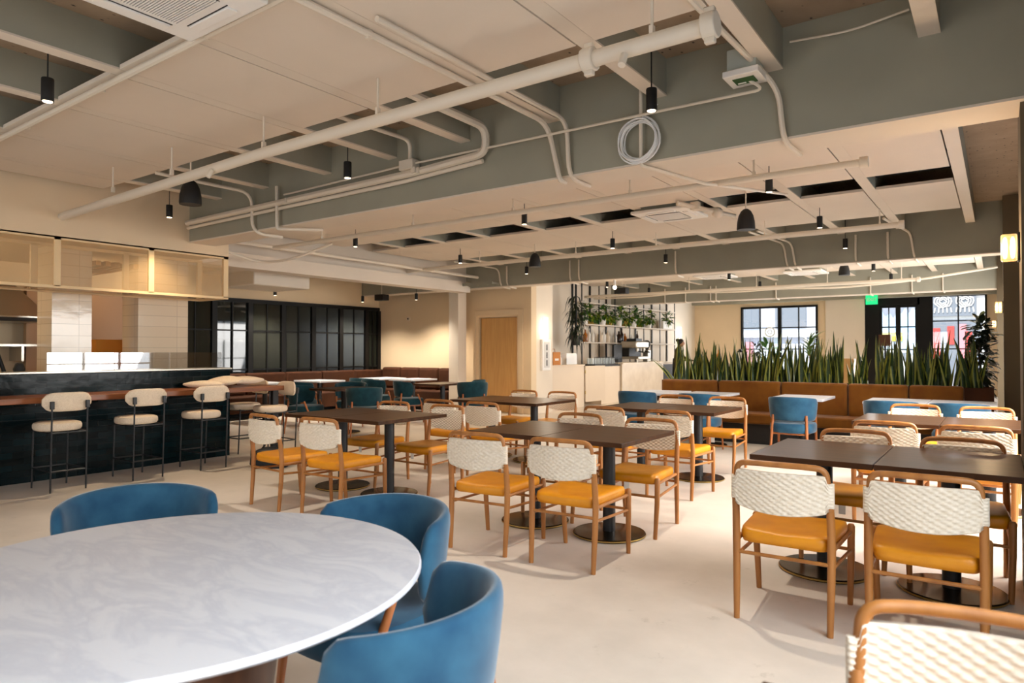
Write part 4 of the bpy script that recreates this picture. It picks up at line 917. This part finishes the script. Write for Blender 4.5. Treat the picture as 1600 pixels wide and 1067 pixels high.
for i in range(170):
    a = random.uniform(0, 2*PI); r = random.uniform(.02, .2); z0 = random.uniform(1.6, 2.75); L_ = random.uniform(.25, .6); dn = random.uniform(.2, 1.0)
    p = Vector((r*math.cos(a), r*math.sin(a)*1.3, z0)); d = Vector((math.cos(a), math.sin(a), .5)); pts_ = [p + d*(.16*t) + Vector((0, 0, -dn*L_*t*t)) for t in (0, .4, .75, 1.0)]
    s = Vector((-math.sin(a), math.cos(a), 0))*.02; k = len(b.v)
    for q, wd in zip(pts_, (.8, 1, .7, .05)): b.v += [tuple(q-s*wd), tuple(q+s*wd)]
    for q in range(3): b.face((k+2*q, k+2*q+1, k+2*q+3, k+2*q+2))
b.build('foliage', M_darkleaf, hp, angle=180); MB().tube([(0, 0, 1.7), (0, 0, 3.3)], .03, 8).build('stem', M_black, hp); MB().lathe([(.10, 1.5), (.14, 1.75), (.12, 1.75)], 16).build('pot', M_dark, hp)
# bottles and jars
def bottle(lab, x, y, z, h, r, m, group=None, name='bottle'):
    o = MB().lathe([(r*.95, 0), (r, .01), (r, h*.58), (r*.45, h*.74), (r*.32, h*.8), (r*.32, h*.97), (r*.25, h)], 14).build(name, m, loc=(x, y, z)); return tag(o, lab, 'bottle', group)
bl = [(16.1, .34, .06, M_amber), (16.3, .38, .05, M_pot), (16.52, .36, .05, M_paperwhite), (16.95, .34, .08, M_ply), (17.15, .36, .07, M_paperwhite), (17.4, .35, .07, M_ply), (17.85, .3, .06, M_paperwhite), (18.1, .34, .08, M_bottle), (18.3, .42, .05, M_bottle), (18.5, .28, .06, M_amber), (19.0, .26, .06, M_paperwhite), (19.35, .38, .045, M_bottle)]
for i, (y, h, r, m) in enumerate(bl): bottle('bottle on the middle bar shelf below the plants, ' + ORD[i] + ' from the left', -9.1, y, 1.597, h, r, m, 'bottles on the bar shelf')
kb = thing('paper_bag', 'brown kraft paper bag standing on the left end of the cafe counter', 'bag', (-8.45, 13.45, 1.03)); MB().box(-.09, .09, -.16, .16, 0, .30).build('body', M_kraft, kb); MB().box(.09, .092, -.08, .08, .10, .15).build('print', M_paperwhite, kb); MB().tube([(0, -.06, .30), (0, -.05, .37), (0, .05, .37), (0, .06, .30)], .006, 6).build('handle', M_kraft, kb)
bottle('small white bottle next to the paper bag on the cafe counter', -8.4, 13.68, 1.03, .24, .035, M_plastic)
gj = thing('glass_display', 'clear glass display box with dark packs on the cafe counter', 'display case', (-8.45, 14.05, 1.03)); MB().box(-.14, .14, -.24, .24, 0, .27).build('glass_case', seethru('case_glass', (240, 236, 226), .45, rough=.08), gj); MB().box(-.02, .1, -.10, 0, .02, .16).build('pack', M_dark, gj); MB().box(-.02, .1, .06, .18, .02, .16).build('pack', M_dark, gj)
rk = thing('glass_rack', 'wire rack of upturned glasses on the dark counter', 'rack', (-8.55, 15.75, 1.0))
b = MB()
for i in range(16): b.box(.26, .27, -.62+i*.083, -.612+i*.083, 0, .2)
b.box(-.27, .27, -.63, .66, 0, .015); b.box(.26, .272, -.63, .66, .19, .2); bk_ = b.build('basket', M_black, rk)
for i in range(11):
    for j in range(2): MB().lathe([(.034, 0), (.028, .15), (.001, .152)], 10, (.05+.13*j, -.56+i*.115, .02)).build('glass', seethru('tumbler%d%d' % (i, j), (226, 236, 240), .4, rough=.1), rk)
em2 = thing('espresso_machine', 'chrome and black espresso machine on the cafe counter', 'espresso machine', (-8.6, 18.2, 1.035))
MB().box(-.28, .28, -.42, .42, .08, .16).build('drip_tray', M_ss, em2, bevel=.01); MB().box(-.28, -.02, -.40, .40, .16, .46).build('back', M_black, em2, bevel=.01); MB().box(-.28, .22, -.42, .42, .40, .60).build('body', M_ss, em2, bevel=.04, seg=3); MB().box(-.2, .1, -.2, .2, .60, .68).build('cup_rail', M_black, em2)
for y in (-.22, .22):
    MB().lathe([(.045, .30), (.05, .40)], 14, (.14, y, 0)).build('group_head', M_ss, em2); MB().cyl((.14, y, .32), (.34, y, .28), .018, 8).build('portafilter', M_black, em2)
for y in (-.36, .36): MB().cyl((.2, y, 0), (.2, y, .1), .025, 10).build('foot', M_ss, em2)
gr = thing('coffee_grinder', 'black coffee grinder beside the espresso machine', 'grinder', (-8.62, 19.0, 1.035)); MB().box(-.09, .09, -.10, .10, 0, .36).build('body', M_ss, gr, bevel=.02); MB().lathe([(.05, .36), (.11, .52), (.11, .58), (.05, .64)], 16).build('hopper', M_black, gr)
mc = thing('till_screen', 'black counter screen left of the espresso machine', 'screen', (-8.7, 17.2, 1.035)); MB().box(-.03, .03, -.25, .25, .08, .5).build('panel', M_black, mc, bevel=.01); MB().box(-.08, .08, -.1, .1, 0, .08).build('foot', M_black, mc)
# person behind the counter end
pn = thing('person', 'person with dark hair in an olive top at the far end of the cafe counter', 'person', (-8.35, 20.75, 0), 0)
def skin_fig():
    P = [(0,0,.95),(0,0,1.12),(0,0.01,1.32),(0.02,.02,1.44),(.05,.03,1.50),(.09,.05,1.60)]
    me = bpy.data.meshes.new('body'); v = list(P); e = [(i, i+1) for i in range(len(P)-1)]; rad = [.15, .13, .155, .07, .052, .085]
    def chain(root, pts, rs):
        k = root
        for p, r in zip(pts, rs): v.append(p); rad.append(r); e.append((k, len(v)-1)); k = len(v)-1
    chain(2, [(0.02,-.18,1.36),(.12,-.24,1.14),(.34,-.16,1.06),(.42,-.12,1.05)], [.062,.047,.036,.03]); chain(2, [(0.02,.18,1.36),(.12,.24,1.14),(.34,.18,1.06),(.42,.14,1.05)], [.062,.047,.036,.03])
    chain(0, [(0,-.09,.86),(.02,-.10,.48),(0,-.10,.06),(.12,-.11,.03)], [.10,.065,.045,.035]); chain(0, [(0,.09,.86),(.02,.10,.48),(0,.10,.06),(.12,.11,.03)], [.10,.065,.045,.035])
    for (hx, hy, hz, rt_) in ((.42, -.12, 1.05, 9), (.42, .14, 1.05, 13)):
        for k in range(5): chain(len(v) and [i for i, p in enumerate(v) if abs(p[0]-hx) < 1e-4 and abs(p[1]-hy) < 1e-4][0], [(hx+.06 if k < 4 else hx+.03, hy-.03+.02*k if k < 4 else hy+.05, hz-.005), (hx+.10 if k < 4 else hx+.05, hy-.032+.021*k if k < 4 else hy+.07, hz-.03)], [.010, .008])
    me.from_pydata(v, e, []); me.materials.append(M_olive); me.materials.append(M_skin)
    o = bpy.data.objects.new('body', me); C.objects.link(o); o.parent = pn
    sm = o.modifiers.new('skin', 'SKIN'); sm.use_smooth_shade = True
    for i, r in enumerate(rad): me.skin_vertices[0].data[i].radius = (r, r*1.15 if i < 3 else r)
    me.skin_vertices[0].data[0].use_root = True
    su = o.modifiers.new('sub', 'SUBSURF'); su.levels = 1; su.render_levels = 2
skin_fig()
b = MB(); b.ball((.10, .05, 1.60), .098, 18, 1, .86, 1.22); b.ball((.195, .05, 1.585), .022, 8, 1, .7, 1.2); hd_ = b.build('head', M_skin, pn)
MB().ball((.19, .015, 1.62), .012, 8).ball((.19, .085, 1.62), .012, 8).build('eyes', M_hair, pn)
b = MB(); b.ball((.075, .05, 1.635), .112, 18, 1, .92, 1.1); b.ball((-.03, .05, 1.70), .055, 14); b.build('hair', M_hair, pn)
MB().lathe([(.17, .55), (.165, .95), (.15, 1.12)], 20).build('apron', M_dark, pn)
# counter-end items
ct = thing('side_table', 'pale side counter under the street window with jars on it', 'counter', (-7.0, 22.6, 0)); MB().box(-1.0, 1.0, -.25, .25, .93, .97).build('tabletop', M_ply, ct, bevel=.004); MB().box(-.95, .95, -.22, .22, 0, .93).build('body', M_ply, ct)
bottle('orange bottle on the side counter under the street window', -7.62, 22.5, .97, .42, .07, mat('orange_juice', (222, 140, 40), .3))
kt = thing('kettle', 'white canister with a dark lid on the side counter', 'canister', (-6.9, 22.5, .97)); MB().lathe([(.15, 0), (.16, .3), (.13, .34)], 18).build('body', M_pot, kt); MB().lathe([(.1, .34), (.04, .44), (.001, .45)], 14).build('lid', M_black, kt)
pot_plant('small dark potted plant on the side counter by the window', -6.45, 22.5, .97, .2, .3, M_darkleaf, 50, .16, (.14, .14, .2))
pot_plant('bright green broad-leaved plant inside the left street window', -6.55, 24.2, .6, .35, .35, M_green, 60, .32, (.35, .3, .4))
dr = thing('dracaena_plant', 'slim bright green dracaena in front of the left street window', 'plant', (-4.95, 23.4, 0)); b = MB()
for i in range(60):
    a = random.uniform(0, 2*PI); blade(b, (0, 0, 1.4+random.uniform(-.3, .35)), a, random.uniform(.3, .5), .045, random.uniform(.6, 1.2), .3, 0)
b.build('foliage', [M_green, M_lime], dr, angle=180); MB().tube([(0, 0, .3), (0, 0, 1.6)], .02, 8).build('stem', mat('stem_brown', (110, 84, 50), .8), dr); MB().lathe([(.15, 0), (.18, .34), (.16, .34)], 18).build('pot', M_pot, dr)
ws = thing('wooden_stand', 'pale wooden cabinet stand by the white pier behind the snake plants', 'stand', (-3.95, 23.2, 0)); MB().box(-.28, .34, -.2, .2, .35, 1.12).build('body', M_door, ws, bevel=.02)
for sx in (-.22, .28): MB().box(sx-.03, sx+.03, -.15, .15, 0, .35).build('leg', M_door, ws)
hb = thing('host_box', 'dark brown box on a stand just inside the entrance doors', 'box', (-2.8, 23.4, 0)); MB().box(-.16, .16, -.15, .15, 1.5, 1.85).build('body', mat('brown_box', (84, 44, 20), .6), hb); MB().cyl((0, 0, .02), (0, 0, 1.5), .03, 10).build('post', M_black, hb); MB().lathe([(.18, 0), (.18, .02), (.03, .03)], 20).build('base', M_black, hb)
# window decal
dc = thing('window_decal', 'white ring-shaped decal with letters on the left street window', 'decal', (-6.55, 24.75, 0))
MB().tube([(.16*math.cos(2*PI*a/24), 0, 2.02+.16*math.sin(2*PI*a/24)) for a in range(24)], .022, 6, closed=True).build('ring', M_paperwhite, dc); MB().tube([(.07*math.cos(2*PI*a/16), 0, 2.02+.07*math.sin(2*PI*a/16)) for a in range(16)], .016, 6, closed=True).build('ring', M_paperwhite, dc)
text('IN', .26, (0, 0, 1.66), (PI/2, 0, 0), M_paperwhite, dc, ext=.003); text('W', .26, (.62, 0, 1.66), (PI/2, 0, 0), M_paperwhite, dc, ext=.003)
# ------------------------------------------------------------------ the street
M_asph = mat('asphalt', (150, 152, 158), .9); M_fac1 = mat('pale_facade', (206, 212, 224), .8, noise=.06, nscale=.6); M_fac2 = mat('grey_facade', (128, 136, 146), .8); M_red = mat('red_sign', (222, 70, 66), .6); M_wht = mat('white_render', (226, 226, 222), .8); M_pink = mat('pink_poster', (236, 150, 158), .7)
struct('ground_street', MB().box(-60, 40, 25.0, 70, -.25, -.1), M_asph)
fa = thing('street_building', 'pale grey-blue building across the street seen through the left window', 'building'); MB().box(-40, -6.5, 44, 50, -.1, 9).build('wall', M_fac1, fa)
for x in (-16, -13.2, -10.4, -7.9): MB().box(x-.9, x+.9, 43.9, 44.0, 2.8, 4.2).build('window', M_fac2, fa)
MB().box(-40, -6.5, 43.7, 44.0, 2.2, 2.45).build('ledge', M_wht, fa)
for x in (-14.6, -12.9): MB().box(x-.25, x+.25, 43.9, 44.0, .6, 1.9).build('poster', M_pink, fa)
fb = thing('graffiti_wall', 'grey building with a pale blue painted wall seen through the entrance doors', 'building'); MB().box(-6.4, -3.05, 44, 50, -.1, 9).build('wall', mat('grey_upper', (150, 156, 170), .8), fb)
b = MB(); n = 30; top = []
for i in range(n+1): top.append((-6.4+3.35*i/n, 3.3+.35*abs(math.sin(i*.9))+.15*math.sin(i*.37)))
for i in range(n): b.quad((top[i][0], 43.95, -.1), (top[i+1][0], 43.95, -.1), (top[i+1][0], 43.95, top[i+1][1]), (top[i][0], 43.95, top[i][1]))
b.build('mural', mat('pale_mural', (168, 206, 236), .8, rgb2=(206, 226, 244), nscale=1.2), fb)
MB().box(-6.4, -4.4, 43.90, 43.94, 1.9, 2.4).build('mural_band', mat('yellow_band', (224, 206, 80), .8), fb)
fc = thing('shop_front', 'shop across the street with a white-drawn grey sign and red posters', 'building'); MB().box(-3.0, 6, 44, 50, -.1, 9).build('wall', M_wht, fc)
MB().box(-3.0, -.95, 43.9, 44.0, 3.25, 5.0).build('sign_board', M_fac2, fc); MB().box(-2.3, 1.0, 43.4, 43.9, 5.0, 5.4).build('awning', M_red, fc); MB().box(-3.0, -.75, 43.92, 44.0, -.1, 3.1).build('shop_window', M_fac2, fc)
for (x, z, sgn) in ((-2.45, 4.05, 1), (-1.45, 4.05, -1)):
    for k in range(3): MB().tube([(x+(.40-.12*k)*math.cos(2*PI*a/16), 43.87, z+(.32-.1*k)*math.sin(2*PI*a/16)+.04*math.sin(a*2.1)) for a in range(16)], .035, 5, closed=True).build('scribble', M_paperwhite, fc)
    for k in range(5): MB().tube([(x-.36+.18*k, 43.87, z-.34), (x-.40+.2*k, 43.87, z-.6)], .035, 5).build('scribble', M_paperwhite, fc)
text('BSABEE', .42, (-1.9, 43.88, 4.72), (PI/2, 0, 0), M_paperwhite, fc, ext=.01)
for x, z0, z1, m in ((-2.75, .2, 2.6, M_red), (-2.1, 1.7, 2.7, M_red), (-1.55, .4, 2.8, M_pink), (-1.3, .8, 2.4, M_red)): MB().box(x-.16, x+.16, 43.86, 43.9, z0, z1).build('poster', m, fc)
cr = thing('parked_car', 'white car parked in the street outside the entrance doors', 'car', (-4.2, 34.5, -.1))
b = MB(); prof = [(-2.1, .3), (-2.15, .75), (-1.9, .92), (-1.2, 1.0), (-.7, 1.45), (.7, 1.5), (1.4, 1.02), (2.1, .9), (2.2, .5), (2.1, .3)]
b.rings([[(x, -.85, z) for x, z in prof], [(x, .85, z) for x, z in prof]]); b.build('body', M_wht, cr, bevel=.05)
MB().box(-.75, .95, -.88, .88, 1.04, 1.38).build('window', M_fac2, cr, bevel=.03)
for x in (-1.35, 1.4):
    for y in (-.8, .8): MB().tube([(x, y-.1, .33), (x, y+.1, .33)], .33, 20).build('wheel', M_dark, cr)
# the prototypes' meshes are shared by all copies; nothing else to do
